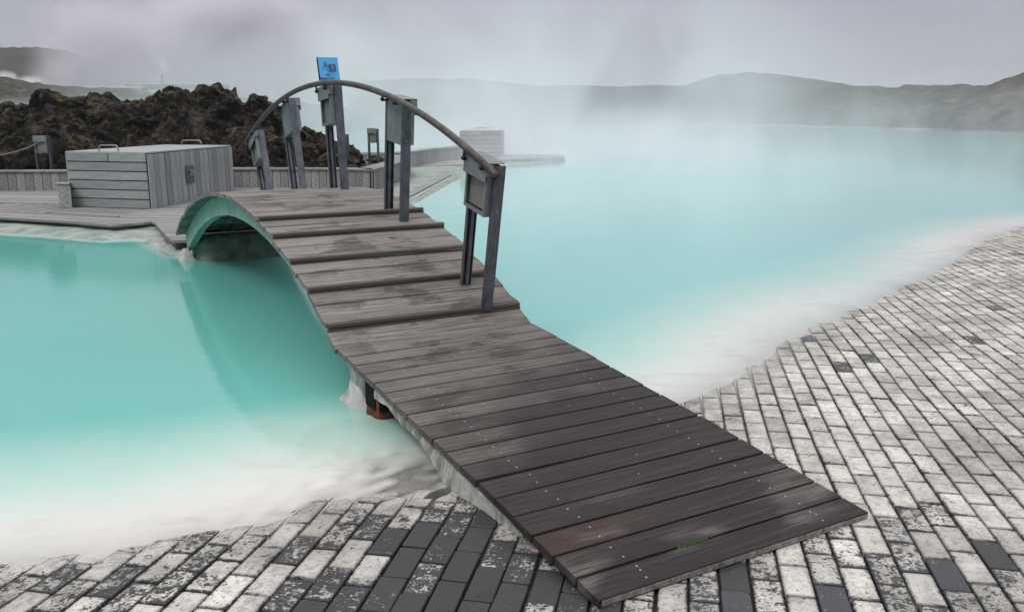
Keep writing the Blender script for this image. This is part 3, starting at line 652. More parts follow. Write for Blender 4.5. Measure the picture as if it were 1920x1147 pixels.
ab = rough_loft('abutment', lerp_rings((-.66, .66, 2.50, 2.86, -.6), (-.655, .655, 2.52, 2.84, .262), 14), M['concrete'], bridge, .006)
rough_loft('silica_collar', [(-.84, .9, 2.42, 3.04, -.30), (-.765, .8, 2.46, 2.96, -.05), (-.715, .78, 2.49, 2.92, .0), (-.683, .74, 2.51, 2.89, .03), (-.666, .7, 2.52, 2.87, .07), (-.658, .69, 2.52, 2.86, .12)], M['silica'], ab, .008, scale=15)
rust = rough_loft('rusty_bracket', lerp_rings((-.655, -.50, 2.30, 2.52, -.1), (-.648, -.50, 2.31, 2.51, .22), 12), M['rust'], bridge, .009, scale=22)
cv = MB(); cv.box((-.650, 2.41, .135), (.005, 0, 0), (0, .074, 0), (0, 0, .085)); cv.box((-.588, 2.300, .135), (.052, 0, 0), (0, .006, 0), (0, 0, .085)); o_ = cv.build('opening_shade', M['gap_shade'], bridge); o_.parent = rust  # near-black slabs stand in for the shade inside a cavity
rough_loft('rust_crust', [(-.70, -.50, 2.30, 2.53, -.10), (-.672, -.52, 2.34, 2.51, -.01), (-.65, -.54, 2.36, 2.50, .010)], M['rust'], rust, .014, scale=18)
# concrete slab carrying the ramp: wedge rising with it
def wedge():
    n = 26; bm = bmesh.new(); rows = []
    for k in range(n+1):
        s = .62+(2.28-.62)*k/n; zt = float(np.interp(s, RS, RZ))-.044
        xl = -.672+.010*noise.noise(Vector((s*5, 1, 1))); q_ = min(1, max(0, (s-1.0)/.5)); zb = -.12*(1-q_)+(zt-.075+.012*noise.noise(Vector((s*6, 4, 2))))*q_
        bul = -.030*math.exp(-((s-1.25)/.35)**2)
        row = [(-.50, s, zb), (xl+.05, s, zb-.004), (xl+bul, s, zb+.012), (xl+bul*.4+.002, s, zt-.03), (xl+.008, s, zt-.006), (xl+.02, s, zt), (.66, s, zt), (.675, s, zt-.012), (.68, s, zb), (.5, s, zb)]
        rows.append([bm.verts.new(p) for p in row])
    for a, b in zip(rows, rows[1:]):
        for k in range(len(a)-1): bm.faces.new((a[k], a[k+1], b[k+1], b[k]))
    bm.faces.new(rows[0]); bm.faces.new(rows[-1][::-1]); [bm.faces.new((a[-1], a[0], b[0], b[-1])) for a, b in zip(rows, rows[1:])]
    bmesh.ops.recalc_face_normals(bm, faces=bm.faces)
    bmesh.ops.subdivide_edges(bm, edges=bm.edges, cuts=1)
    for v in bm.verts: v.co += noise.noise_vector(v.co*14)*.006
    me = bpy.data.meshes.new('ramp_slab'); bm.to_mesh(me); bm.free(); me.materials.append(M['concrete']); o = bpy.data.objects.new('ramp_slab', me); col.objects.link(o); o.parent = bridge
wedge()
far_ab = rough_loft('abutment', lerp_rings((-.50, .68, 8.45, 9.35, -.6), (-.50, .66, 8.62, 9.3, .30), 14), M['greenstone'], bridge, .02)
rough_loft('silica_collar', [(-.74, -.48, 8.72, 9.05, -.2), (-.70, -.50, 8.76, 9.03, .0), (-.66, -.54, 8.80, 9.0, .06), (-.62, -.56, 8.86, 8.98, .13)], M['silica'], far_ab, .02, scale=9)
# moss in the joints of the lowest boards
mb = MB()
for k in range(46):
    cx = random.gauss(.55, .045); s_ = .178+random.gauss(0, .004)
    mb.disc((cx-.7, s_, .0745+random.uniform(-.006, .001)), (random.gauss(0, .3), random.gauss(0, .3), 1), random.uniform(.004, .008), 6, h=.003)
mb.build('joint_moss', M['moss'], bridge)
# handrail
RLC = 1.03
def railpt(s): return Vector((RLC-.7, s, 2.018-9.1+math.sqrt(9.1**2-(s-6.12)**2)))
mb = MB(); pts = [railpt(2.66+(9.50-2.66)*k/80) for k in range(81)]
mb.tube(pts, .0255, 14); mb.tube([pts[0]+Vector((0, -.004, -.002)), pts[0]], .027, 14)
rail = mb.build('handrail', M['rail'], bridge, smooth=True)

# ------------------------------------------------------------------ lamp fixtures
def channel(mb, x, y, z0, z1, wx=.074, dy=.034, t=.005, face=1):
    """steel channel, web on side `face` of y"""
    zc, hz_ = (z0+z1)/2, (z1-z0)/2
    mb.box((x, y+face*(dy/2-t/2), zc), (0, 0, hz_), (wx/2, 0, 0), (0, t/2, 0))
    for sx in (-1, 1): mb.box((x+sx*(wx/2-t/2), y-face*t/2, zc), (0, 0, hz_), (t/2, 0, 0), (0, dy/2-t/2, 0))
def make_lamp(name, label, group, base, top_dir, tang, across, H=1.0, flip=False, on_bridge=True, cat='lamp', wide=.34, chain=False):
    """base point, unit vectors; louver faces -across unless flip"""
    root = empty(name, base)
    zc = Vector(top_dir).normalized(); yc = Vector(tang); yc = (yc-zc*yc.dot(zc)).normalized(); xc = yc.cross(zc)
    if flip: xc = -xc; yc = -yc
    root.matrix_world = Matrix.Translation(base) @ Matrix((xc, yc, zc)).transposed().to_4x4()
    tag(root, label, cat, group)
    hw = wide/2; f = -1 if flip else 1
    for sy in (-1, 1):
        mb = MB(); channel(mb, 0, sy*hw, -.03, H-.01, face=sy)
        if sy == f: mb.box((.004, sy*(hw-.012), (H-.40)/2), (0, 0, (H-.40)/2), (.012, 0, 0), (0, .009, 0))     # conduit in the channel
        mb.build('post', M['steel'], root, bevel=.0012, seg=1)
    # housing: box with a recessed louvered window under a hood
    ih = hw-.020; zb, zt = H-.36, H-.02
    mb = MB()
    mb.box((.030, 0, (zb+zt)/2), (0, ih, 0), (.004, 0, 0), (0, 0, (zt-zb)/2))                   # back plate
    mb.box((-.024, ih-.004, (zb+zt)/2), (0, 0, (zt-zb)/2), (.049, 0, 0), (0, .004, 0)); mb.box((-.024, -ih+.004, (zb+zt)/2), (0, 0, (zt-zb)/2), (.049, 0, 0), (0, .004, 0))
    mb.box((-.024, 0, zb+.004), (0, ih-.009, 0), (.049, 0, 0), (0, 0, .004))
    # window frame
    for sy in (-1, 1): mb.box((-.076, sy*(ih-.012), (zb+zt)/2-.04), (0, 0, (zt-zb)/2-.04), (0, .012, 0), (.003, 0, 0))
    mb.box((-.076, 0, zb+.010), (0, ih-.025, 0), (.003, 0, 0), (0, 0, .010))
    for (yy, zz) in ((-ih*.6, zt-.05), (ih*.55, zt-.10), (0, zb+.10), (ih*.62, zb+.03)): mb.disc((.034, yy, zz), (1, 0, 0), .006, 8, h=.004)
    for sy in (-1, 1):
        for zz in (zb+.04, zt-.05): mb.disc((.0, sy*(hw+.016), zz), (0, sy, 0), .008, 8, h=.006)
    hs = mb.build('housing', M['plate'], root, bevel=.001, seg=1)
    mb = MB(); zl0, zl1 = zb+.025, zt-.10; nl_ = 12
    for k in range(nl_):
        z = zl0+(zl1-zl0)*(k+.5)/nl_; mb.box((-.040, 0, z), (0, ih-.026, 0), (.009, 0, -.005), (.0006, 0, .0062))
    mb.box((-.026, 0, (zl0+zl1)/2), (0, ih-.026, 0), (.002, 0, 0), (0, 0, (zl1-zl0)/2)); mb.build('louver', M['louver'], hs)
    mb = MB()      # hood: folded sheet overhanging the window
    mb.box((-.094, 0, H-.062), (0, ih+.012, 0), (.003, 0, 0), (0, 0, .062))
    mb.box((-.028, 0, H+.003), (0, ih+.012, 0), (.069, 0, 0), (0, 0, .003))
    for sy in (-1, 1): mb.box((-.066, sy*(ih+.010), H-.045), (0, 0, .040), (.028, 0, 0), (0, .003, 0))
    hd = mb.build('hood', M['plate'], root, bevel=.002, seg=1)
    if on_bridge:
        for sy in (-1, 1):      # rail brackets
            mb = MB(); X = -.115 if not flip else .085
            yb = sy*.13
            mb.tube([(0, yb, H-.03), (X*.8, yb-.03*f*0, H-.035), (X, yb, H-.030), (X, yb, H+.02)], .009, 8); mb.tube([(X, yb-.013, H-.03), (X, yb+.013, H-.03)], .015, 10)
            mb.build('rail_bracket', M['iron'], root, smooth=True)
    return root
c0 = 1.13
specs = [(3.17, (2.97, 1.435), False, 'dark steel lamp post at the near end of the handrail, louvered window facing the deck'),
         (4.62, (4.50, 1.855), True, 'grey lamp post second from the near end of the handrail, plain plate facing the deck'),
         (6.08, (6.17, 1.985), False, 'lamp post under the top of the handrail arch, carrying the blue sign'),
         (7.46, (7.76, 1.86), True, 'pale grey lamp post just beyond the crest of the bridge, in front of the rocks'),
         (8.76, (9.22, 1.47), False, 'farthest and lowest lamp post on the bridge, under the far end of the handrail')]
lamps = []
for (sb_, tp, fl, lb) in specs:
    B0 = bw(sb_, c0, arc(sb_)); T0 = bw(tp[0], c0, tp[1]); up = (T0-B0); H = up.length
    lamps.append(make_lamp('lamp_post', lb, 'lamp posts along the footbridge', B0, up, Vector((DD.x, DD.y, 0)), RT, H, fl))
bpy.context.view_layer.update()

# ------------------------------------------------------------------ blue warning sign on the third lamp
def make_sign():
    base = bw(6.15, 1.115, 1.995); root = empty('warning_sign', base, (0, 0, R(13)))
    tag(root, 'small blue folded slippery-when-wet card standing on top of the bridge lamp', 'sign')
    Wd, Hh = .185, .262; d = .05
    mb = MB()      # front leaf, leaning back
    fr0 = Vector((0, -d, 0)); up = Vector((-.022, d, Hh)).normalized(); rt = Vector((1, 0, 0)); L = Vector((-.022, d, Hh)).length
    nrm = rt.cross(up).normalized()
    mb.box(fr0+up*L/2, up*(L/2), rt*(Wd/2), nrm*.0018); front = mb.build('front_panel', M['blue'], root)
    mb = MB(); up2 = Vector((-.022, -d, Hh)).normalized(); mb.box(Vector((-.012, d, 0))+up2*(L/2)+Vector((0, .004, 0)), up2*(L/2), rt*(Wd/2), rt.cross(up2).normalized()*.0018); mb.build('back_panel', M['signback'], root)
    def P(x, y, o=.003): return fr0+rt*x+up*y+nrm*o*(1)
    if nrm.y > 0: nrm = -nrm
    def P(x, y, o=.0032): return fr0+rt*x+up*y+nrm*o
    # grey board with exclamation mark
    mb = MB(); mb.box(P(.034, .168, .0026), rt*.032, up*.036, nrm*.0006, mat=0); mb.box(P(.034, .178, .0038), rt*.004, up*.018, nrm*.0006, mat=1); mb.box(P(.034, .148, .0038), rt*.004, up*.004, nrm*.0006, mat=1)
    mb.build('exclamation_board', [M['signgrey'], M['blue']], front)
    mb = MB(); r = .0020; O = .0045
    mb.tube([P(-.030+.012*math.cos(a), .208+.012*math.sin(a), O) for a in np.linspace(0, 2*math.pi, 13)], r, 6)
    for pl in ([(-.058, .150), (-.050, .172), (-.034, .188), (-.018, .192), (.000, .186), (.014, .166)], [(-.022, .190), (-.026, .165), (-.016, .145), (.002, .128), (.012, .108), (.014, .088)],
               [(-.012, .190), (.000, .160), (.020, .140), (.034, .118), (.046, .098)], [(-.042, .108), (-.006, .106), (-.024, .092), (.000, .090)]):
        mb.tube([P(x, y, O) for x, y in pl], r, 6)
    mb.build('falling_figure', M['navy'], front, smooth=True)
    cu = bpy.data.curves.new('caption', 'FONT'); cu.body = 'Slippery when wet'; cu.size = .025; cu.align_x = 'CENTER'; cu.extrude = .0004; cu.offset = .0006
    to = bpy.data.objects.new('caption', cu); col.objects.link(to); bpy.context.view_layer.update()
    me = bpy.data.meshes.new_from_object(to.evaluated_get(bpy.context.evaluated_depsgraph_get())); bpy.data.objects.remove(to)
    me.materials.clear(); me.materials.append(M['navy']); t2 = bpy.data.objects.new('caption', me); col.objects.link(t2); t2.parent = front
    t2.matrix_local = Matrix.Translation(P(0, .062, .003)) @ Matrix((rt, up, nrm)).transposed().to_4x4()
make_sign()

# ================================================================== far shore deck
DZ = .18
def deck_poly(name, poly, z0, z1, mat): mb = MB(); mb.prism(poly, z0, z1); o = mb.build(name, mat); return o
def clip_boards(mb, poly, ang, wdt, z, th, gap=.006, toner=None):
    """boards running in direction ang, clipped to a convex/concave polygon by scanline"""
    ca, sa_ = math.cos(ang), math.sin(ang); pr = [(p[0]*ca+p[1]*sa_, -p[0]*sa_+p[1]*ca) for p in poly]
    v0, v1 = min(p[1] for p in pr), max(p[1] for p in pr); v = v0
    def cross(vv):
        xs_ = []
        for i in range(len(pr)):
            a, b = pr[i], pr[(i+1) % len(pr)]
            if (a[1] > vv) != (b[1] > vv): xs_.append(a[0]+(vv-a[1])/(b[1]-a[1])*(b[0]-a[0]))
        return sorted(xs_)
    while v < v1:
        a, b = v+gap/2, min(v+wdt-gap/2, v1-1e-4)
        if b-a > .01:
            ca_, cb_ = cross(a+1e-4), cross(b-1e-4)
            if len(ca_) == len(cb_) and ca_:
                for k in range(0, len(ca_)-1, 2):
                    q = [(ca_[k], a), (ca_[k+1], a), (cb_[k+1], b), (cb_[k], b)]
                    pts = [(x*ca-y*sa_, x*sa_+y*ca) for x, y in q]; bb = len(mb.v)
                    t = toner or (random.random(), .5, .5, 1); dz = random.gauss(0, .0012)
                    for zz in (z-th, z): mb.v += [Vector((p[0], p[1], zz+dz)) for p in pts]
                    o1 = random.uniform(0, 30)
                    for f in ((0, 3, 2, 1), (4, 5, 6, 7), (0, 1, 5, 4), (1, 2, 6, 5), (2, 3, 7, 6), (3, 0, 4, 7)):
                        mb.f.append([bb+i for i in f]); mb.uv.append([((q[i % 4][0])+o1, q[i % 4][1]+(0.02 if i > 3 else 0)) for i in f]); mb.c.append(t); mb.m.append(0)
        v += wdt
boardwalk = empty('boardwalk', (-6, 15, 0)); tag(boardwalk, 'weathered grey timber boardwalk along the far bank, left of and behind the bridge', kind='structure')
def child(mb, name, mat, root, **k):
    off = root.location
    mb.v = [v-off for v in mb.v]; return mb.build(name, mat, root, **k)
front = [(-16, 14.75), (-8.63, 13.74), (-6.97, 13.15), (-5.79, 12.50), (-5.32, 12.89), (-4.75, 11.75), (-4.28, 10.85), (-2.75, 11.45), (-2.72, 17.5), (-2.8, 18.9), (-6.2, 19.4), (-9.5, 18.7), (-16, 18.2)]
mb = MB(); mb.prism([(-16, 14.8), (-8.6, 13.84), (-7.0, 13.25), (-5.8, 12.62), (-5.34, 13.0), (-4.8, 11.9), (-4.3, 11.0), (-2.85, 11.6), (-2.85, 17.5), (-2.9, 18.8), (-6.2, 19.3), (-9.5, 18.6), (-16, 18.1)], .02, DZ-.035)
child(mb, 'deck_frame', M['greenstone'], boardwalk)
# boards: front strip follows the bank, the rest runs across
mb = MB(); strip = [(-16, 14.75), (-8.63, 13.74), (-6.97, 13.15), (-5.79, 12.50), (-5.5, 13.25), (-6.75, 13.85), (-8.5, 14.45), (-16, 15.5)]
clip_boards(mb, [(-16, 14.75), (-8.63, 13.74), (-8.5, 14.42), (-16, 15.45)], math.atan2(-1.01, 7.37), .135, DZ, .034)
clip_boards(mb, [(-8.62, 13.74), (-6.97, 13.15), (-5.79, 12.50), (-5.34, 12.9), (-6.2, 13.6), (-8.49, 14.42)], math.atan2(-.85, 2.5), .135, DZ, .034)
clip_boards(mb, [(-5.79+.46, 12.89), (-4.75, 11.75), (-4.28, 10.85), (-2.75, 11.45), (-2.72, 17.5), (-2.8, 18.9), (-6.2, 19.4), (-6.2, 13.62)], math.atan2(-.2, 2.5), .135, DZ, .034)
clip_boards(mb, [(-8.48, 15.6), (-6.21, 14.9), (-6.21, 19.38), (-9.5, 18.68), (-16, 18.18), (-16, 16.6)], math.atan2(-.85, 4.5), .135, DZ, .034)
clip_boards(mb, [(-6.21, 13.62), (-6.21, 14.88), (-7.6, 15.32), (-7.6, 14.11)], math.atan2(-.85, 2.5), .135, DZ, .034)
child(mb, 'deck_boards', M['duskwood'], boardwalk)
mb = MB(); clip_boards(mb, [(-16, 15.47), (-8.5, 14.44), (-7.62, 14.13), (-7.62, 15.30), (-8.48, 15.58), (-16, 16.58)], R(72), .215, DZ, .034, gap=.05)
child(mb, 'deck_grate', M['duskwood'], boardwalk)
mb = MB(); mb.prism([(-15.8, 15.5), (-8.5, 14.5), (-7.66, 14.2), (-7.66, 15.25), (-8.48, 15.52), (-15.8, 16.5)], DZ-.05, DZ-.0342); child(mb, 'grate_gap_shade', M['gap_shade'], boardwalk)  # near-black sheet painted as the shade between the grate boards
# low triangular deck to the right, and hazy ones beyond
wd = empty('low_deck', (-2.4, 21, 0)); tag(wd, 'low triangular timber deck at water level right of the boardwalk wall', kind='structure')
mb = MB(); clip_boards(mb, [(-2.78, 17.5), (-2.12, 18.15), (-1.73, 25.2), (-2.05, 26.3), (-3.0, 26.2), (-2.80, 21.5)], R(14), .14, .10, .034, gap=.012); child(mb, 'deck_boards', M['greywood'], wd)
mb = MB(); mb.prism([(-2.80, 17.42), (-2.04, 18.1), (-1.65, 25.2), (-2.0, 26.4), (-3.0, 26.3), (-2.82, 21.5)], -.2, .06); child(mb, 'deck_frame', M['silica'], wd)
wd = empty('low_deck', (-2.4, 30, 0)); tag(wd, 'small hazy deck at the foot of the far timber wall', kind='structure')
mb = MB(); clip_boards(mb, [(-3.3, 28.6), (-1.68, 29.7), (-1.6, 33), (-2.7, 32.5), (-2.9, 30)], R(10), .14, .14, .034, gap=.012); child(mb, 'deck_boards', M['greywood'], wd)
mb = MB(); mb.prism([(-3.35, 28.5), (-1.6, 29.6), (-1.5, 33.1), (-2.7, 32.6), (-2.9, 30)], -.2, .09); child(mb, 'deck_frame', M['silica'], wd)
wd = empty('low_deck', (.8, 35, 0)); tag(wd, 'pale hazy platform reaching into the lagoon beyond the far timber box', kind='structure')
mb = MB(); clip_boards(mb, [(-1.6, 33.2), (-.45, 32.6), (2.0, 34.9), (2.1, 36.8), (-.5, 38), (-2.2, 36)], R(40), .14, .16, .034, gap=.012); child(mb, 'deck_boards', M['greywood'], wd)
mb = MB(); mb.prism([(-1.6, 33.1), (-.45, 32.5), (2.1, 34.85), (2.2, 36.9), (-.5, 38.1), (-2.3, 36)], -.2, .11); child(mb, 'deck_frame', M['duskwood'], wd)
# ------------------------------------------------------------------ low timber walls
def timber_wall(label, path, z0, z1, cap=.36, board=.17, mat='duskwood', side=1):
    root = empty('timber_wall', (path[0][0], path[0][1], z0)); tag(root, label, 'wall', 'low timber walls along the boardwalk')
    mb = MB(); cp = MB()
    P2 = [Vector((p[0], p[1])) for p in path]
    nrm = []
    for i in range(len(P2)-1):
        t = (P2[i+1]-P2[i]).normalized(); nrm.append(Vector((-t.y, t.x))*side)
    offs = []
    for i in range(len(P2)):
        if i == 0: n_ = nrm[0]
        elif i == len(P2)-1: n_ = nrm[-1]
        else:
            n_ = (nrm[i-1]+nrm[i]); n_ = n_/max(.5, n_.length_squared)*2
        offs.append(P2[i]+n_*cap)
    for i in range(len(P2)-1):
        a, b = P2[i], P2[i+1]; L = (b-a).length; t = (b-a)/L; n = max(1, round(L/board)); n_ = nrm[i]
        for k in range(n):
            c = a+t*(L*(k+.5)/n)+n_*.02
            mb.box((c.x, c.y, (z0+z1)/2-.02), (0, 0, (z1-z0)/2-.02), (t.x*(L/n/2-.006), t.y*(L/n/2-.006), 0), (n_.x*.013, n_.y*.013, 0), (random.random(), .5, .5, 1))
        m2 = max(1, round(L/.42))
        for k in range(m2):
            a1, a2 = a+t*(L*(k+.012)/m2)-n_*.03, a+t*(L*(k+1-.012)/m2)-n_*.03
            o1 = offs[i]+(offs[i+1]-offs[i])*((k+.012)/m2); o2 = offs[i]+(offs[i+1]-offs[i])*((k+1-.012)/m2)
            bb = len(cp.v); tt = (random.random(), .5, .5, 1)
            for zz in (z1-.03, z1): cp.v += [Vector((p.x, p.y, zz)) for p in (a1, a2, o2, o1)]
            for f in ((0, 3, 2, 1), (4, 5, 6, 7), (0, 1, 5, 4), (1, 2, 6, 5), (2, 3, 7, 6), (3, 0, 4, 7)):
                f = f if side > 0 else f[::-1]
                cp.f.append([bb+q for q in f]); cp.uv.append([(cp.v[bb+q].y, cp.v[bb+q].x) for q in f]); cp.c.append(tt); cp.m.append(0)
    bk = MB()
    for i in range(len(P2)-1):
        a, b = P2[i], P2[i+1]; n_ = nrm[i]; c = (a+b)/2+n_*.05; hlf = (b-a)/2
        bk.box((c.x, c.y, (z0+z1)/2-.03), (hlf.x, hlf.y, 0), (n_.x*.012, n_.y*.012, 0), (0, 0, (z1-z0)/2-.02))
    child(bk, 'backing', M['gap_shade'], root)
    child(mb, 'cladding', M[mat], root); child(cp, 'cap', M[mat], root)
timber_wall('low timber wall with pale cap left of the big timber box, in front of the rocks', [(-16, 18.3), (-10.82, 18.44), (-9.43, 18.57), (-7.8, 18.95)], DZ, .60)
timber_wall('low timber wall behind the bridge lamps, bending right towards the lagoon', [(-6.6, 19.35), (-6.13, 19.30), (-3.75, 19.28), (-3.25, 19.0), (-3.02, 18.95), (-2.84, 21.8), (-2.79, 24.2), (-3.3, 26.4)], DZ-.06, .60, cap=.42)
timber_wall('hazy far timber wall zigzagging towards the distant timber box', [(-4.7, 27.4), (-3.25, 28.3), (-2.72, 31.2), (-2.05, 33.2), (-1.9, 34.6)], .1, .62, cap=.4, mat='greywood')
# ------------------------------------------------------------------ timber boxes
def timber_box(label, A, Bp, Cp, z0, z1, handles=True, plate=False, horiz=6):
    """A near corner, Bp left corner, Cp right corner (ground)"""
    A, Bp, Cp = Vector(A), Vector(Bp), Vector(Cp); D_ = Bp+(Cp-A); root = empty('timber_box', ((A.x+D_.x)/2, (A.y+D_.y)/2, z0)); tag(root, label, 'box')
    cen = (A+D_)/2
    def side(a, b, vertical, name):
        mb = MB(); t = (b-a); L = t.length; t = t/L; n = Vector((t.y, -t.x));
        if n.dot(a-cen) < 0: n = -n
        if vertical:
            k_ = max(3, round(L/.205))
            for k in range(k_):
                c = a+t*(L*(k+.5)/k_)+n*.014; dx = random.gauss(0, .002)
                mb.box((c.x+n.x*dx, c.y+n.y*dx, (z0+z1)/2-.012), (0, 0, (z1-z0)/2-.014), (t.x*(L/k_/2-.009), t.y*(L/k_/2-.009), 0), (n.x*.012, n.y*.012, 0), (random.random(), .5, .5, 1))
        else:
            H = z1-z0
            for k in range(horiz):
                z = z0+H*(k+.5)/horiz; ins = .02 if k < 4 else 0
                cuts = [(0.0, 1.0)] if k < horiz-1 else [(0, .455), (.465, 1.0)]
                for (u0, u1) in cuts:
                    c = a+t*(L*(u0+u1)/2)+n*.014
                    mb.box((c.x, c.y, z), (t.x*(L*(u1-u0)/2-.002), t.y*(L*(u1-u0)/2-.002), 0), (0, 0, H/horiz/2-.009), (n.x*.012, n.y*.012, 0), (random.random(), .5, .5, 1))
                for u in (.1, .48, .9):
                    for dz in (-.045, .045):
                        p = a+t*(L*u)+n*.027; mb.disc((p.x, p.y, z+dz), (n.x, n.y, 0), .006, 6, mat=1, h=.001)
        child(mb, name, [M['greywood'], M['iron']], root, bevel=.002, seg=1)
    side(A, Bp, False, 'board_panel'); side(A, Cp, True, 'slatted_panel'); side(Bp, D_, True, 'slatted_panel'); side(Cp, D_, False, 'board_panel')
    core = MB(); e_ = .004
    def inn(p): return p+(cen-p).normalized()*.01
    core.prism([tuple(inn(q)) for q in (A, Cp, D_, Bp)], z0+.005, z1-.03); child(core, 'frame', M['gap_shade'], root)
    lid = MB(); t = (Cp-A); L = t.length; t = t/L; wv = (Bp-A); n_ = 8
    for k in range(n_):
        c = A+wv*((k+.5)/n_)+(Cp-A)*.5; h_ = wv/n_/2*.975
        lid.box((c.x, c.y, z1+.0), (t.x*(L/2+.025), t.y*(L/2+.025), 0), (h_.x, h_.y, 0), (0, 0, .014), (random.uniform(.8, 1.3), .5, .5, 1))
    ld = child(lid, 'lid', M['greywood'], root, bevel=.002, seg=1)
    if handles:
        def handle(p, d, w_=.2):
            mb = MB(); d = Vector((d[0], d[1], 0)).normalized()*w_; p = Vector((p[0], p[1], z1+.01)); up = Vector((0, 0, 1))
            pts = [p-d, p-d*.98+up*.05, p-d*.93+up*.085, p-d*.78+up*.105, p+d*.78+up*.105, p+d*.93+up*.085, p+d*.98+up*.05, p+d]
            mb.tube(pts, .013, 8); mb.tube([p-d, p-d+up*.008], .02, 10); mb.tube([p+d, p+d+up*.008], .02, 10)
            o = child(mb, 'handle', M['inox'], root, smooth=True); mw = o.parent; o.parent = ld
        hv = (Bp-A)
        handle(A+hv*.52+(Cp-A)*.045, hv); handle(A+hv*.5+(Cp-A)*.93, hv, .24)
    if plate:
        n = Vector((t.y, -t.x));
        if n.dot(A-cen) < 0: n = -n
        c = A+(Cp-A)*.42; mb = MB(); zc = z0+.50*(z1-z0)+.02
        mb.box((c.x+n.x*.04, c.y+n.y*.04, zc), (0, 0, .16), (t.x*.17, t.y*.17, 0), (n.x*.012, n.y*.012, 0), mat=0)
        pl = child(mb, 'control_plate', [M['steel']], root, bevel=.003)
        mb = MB(); mb.box((c.x+n.x*.065, c.y+n.y*.065, zc+.025), (0, 0, .055), (t.x*.06, t.y*.06, 0), (n.x*.012, n.y*.012, 0)); mb.box((c.x+n.x*.072, c.y+n.y*.072, zc+.05), (0, 0, .02), (t.x*.075, t.y*.075, 0), (n.x*.018, n.y*.018, 0))
        o = child(mb, 'button', M['inox'], root, bevel=.003); o.parent = pl
        mb = MB(); mb.box((c.x+n.x*.03, c.y+n.y*.03, z0+.14), (0, 0, .14), (t.x*.05, t.y*.05, 0), (n.x*.004, n.y*.004, 0), (.9, .5, .5, 1)); child(mb, 'cable_cover', M['greywood'], root)
    return root
timber_box('large grey timber box with two steel lid handles, left of the bridge on the bank', (-6.13, 14.73), (-7.69, 15.18), (-5.89, 18.44), DZ, 1.115, plate=True)
timber_box('distant hazy timber box at the end of the far timber wall', (-.47, 35.0), (-2.05, 35.0), (-.35, 37.3), .16, 1.17)
mb = MB(); st = empty('timber_step', (-7.62, 14.9, DZ)); tag(st, 'small timber block beside the lower left corner of the large timber box', 'step')
mb.prism([(-7.80, 14.98), (-7.52, 14.86), (-7.70, 15.18), (-7.88, 15.14)], DZ, .58); child(mb, 'block', M['greywood'], st, bevel=.004)
mb = MB(); mb.prism([(-7.83, 14.97), (-7.52, 14.83), (-7.68, 15.22), (-7.91, 15.16)], .582, .60); child(mb, 'top_board', M['greywood'], st, bevel=.003)
# ------------------------------------------------------------------ lamps and rope on the far bank
def shore_lamp(label, x, y, zb, H, ang, wide=.30, name='lamp_post'):
    tg = Vector((math.cos(R(ang)), math.sin(R(ang)), 0))
    return make_lamp(name, label, 'lamp posts on the far bank', Vector((x, y, zb)), Vector((0, 0, 1)), tg, None, H, False, False, wide=wide)
shore_lamp('short lamp post holding the rope end, standing behind the left timber wall', -10.30, 19.35, .30, 1.0, 174, .32)
shore_lamp('lone lamp post on the timber wall seen between two bridge lamps', -3.55, 22.6, .55, .87, 160, .26)
shore_lamp('small lamp post mostly hidden behind the tallest bridge lamp', -4.62, 24.2, .45, .80, 170, .26)
mb = MB(); pa = Vector((-10.12, 19.32, 1.28)); pb = Vector((-12.9, 18.9, 1.30)); n = 150
def cat(t): p = pa.lerp(pb, t); p.z -= .42*4*t*(1-t); return p
for k in range(n):       # rope of two laid strands
    pass
for ph in (0, math.pi):
    pts = []
    for k in range(n*2+1):
        t = k/(n*2); p = cat(t); a = t*150+ph; pts.append(p+Vector((0, math.cos(a)*.008, math.sin(a)*.008)))
    mb.tube(pts, .009, 5)
rp_ = mb.build('rope', M['duskwood'], smooth=True); tag(rp_, 'rope sagging from the lamp post beyond the left timber wall', 'rope')
shore_lamp('lamp post just outside the left edge holding the other end of the rope', -13.05, 18.95, .30, 1.0, 174, .32)

# ================================================================== lava outcrop
MOUND = [(-60, 1.2), (-30, 1.5), (-17.64, 1.76), (-15.0, 2.08), (-13.47, 1.89), (-12.43, 1.93), (-12.29, 2.02), (-11.84, 1.97), (-11.57, 1.93), (-11.5, 2.1), (-11.3, 2.28), (-11.04, 2.23), (-10.87, 2.1), (-10.46, 2.14), (-10.0, 2.22), (-9.89, 2.1), (-9.53, 2.02), (-9.26, 2.08), (-8.95, 2.05), (-8.52, 2.23), (-8.2, 2.37), (-7.88, 2.31), (-7.73, 2.19), (-7.56, 2.41), (-7.29, 2.41), (-7.05, 2.49), (-6.93, 2.39), (-6.8, 2.2), (-6.68, 2.1), (-6.51, 1.86), (-6.42, 1.88), (-6.36, 2.10), (-6.2, 2.23), (-5.87, 2.02), (-5.84, 1.84), (-5.58, 1.62), (-5.23, 1.45), (-5.06, 1.31), (-4.79, 1.19), (-4.52, 1.04), (-4.21, .85), (-4.0, .55), (-3.7, .2)]
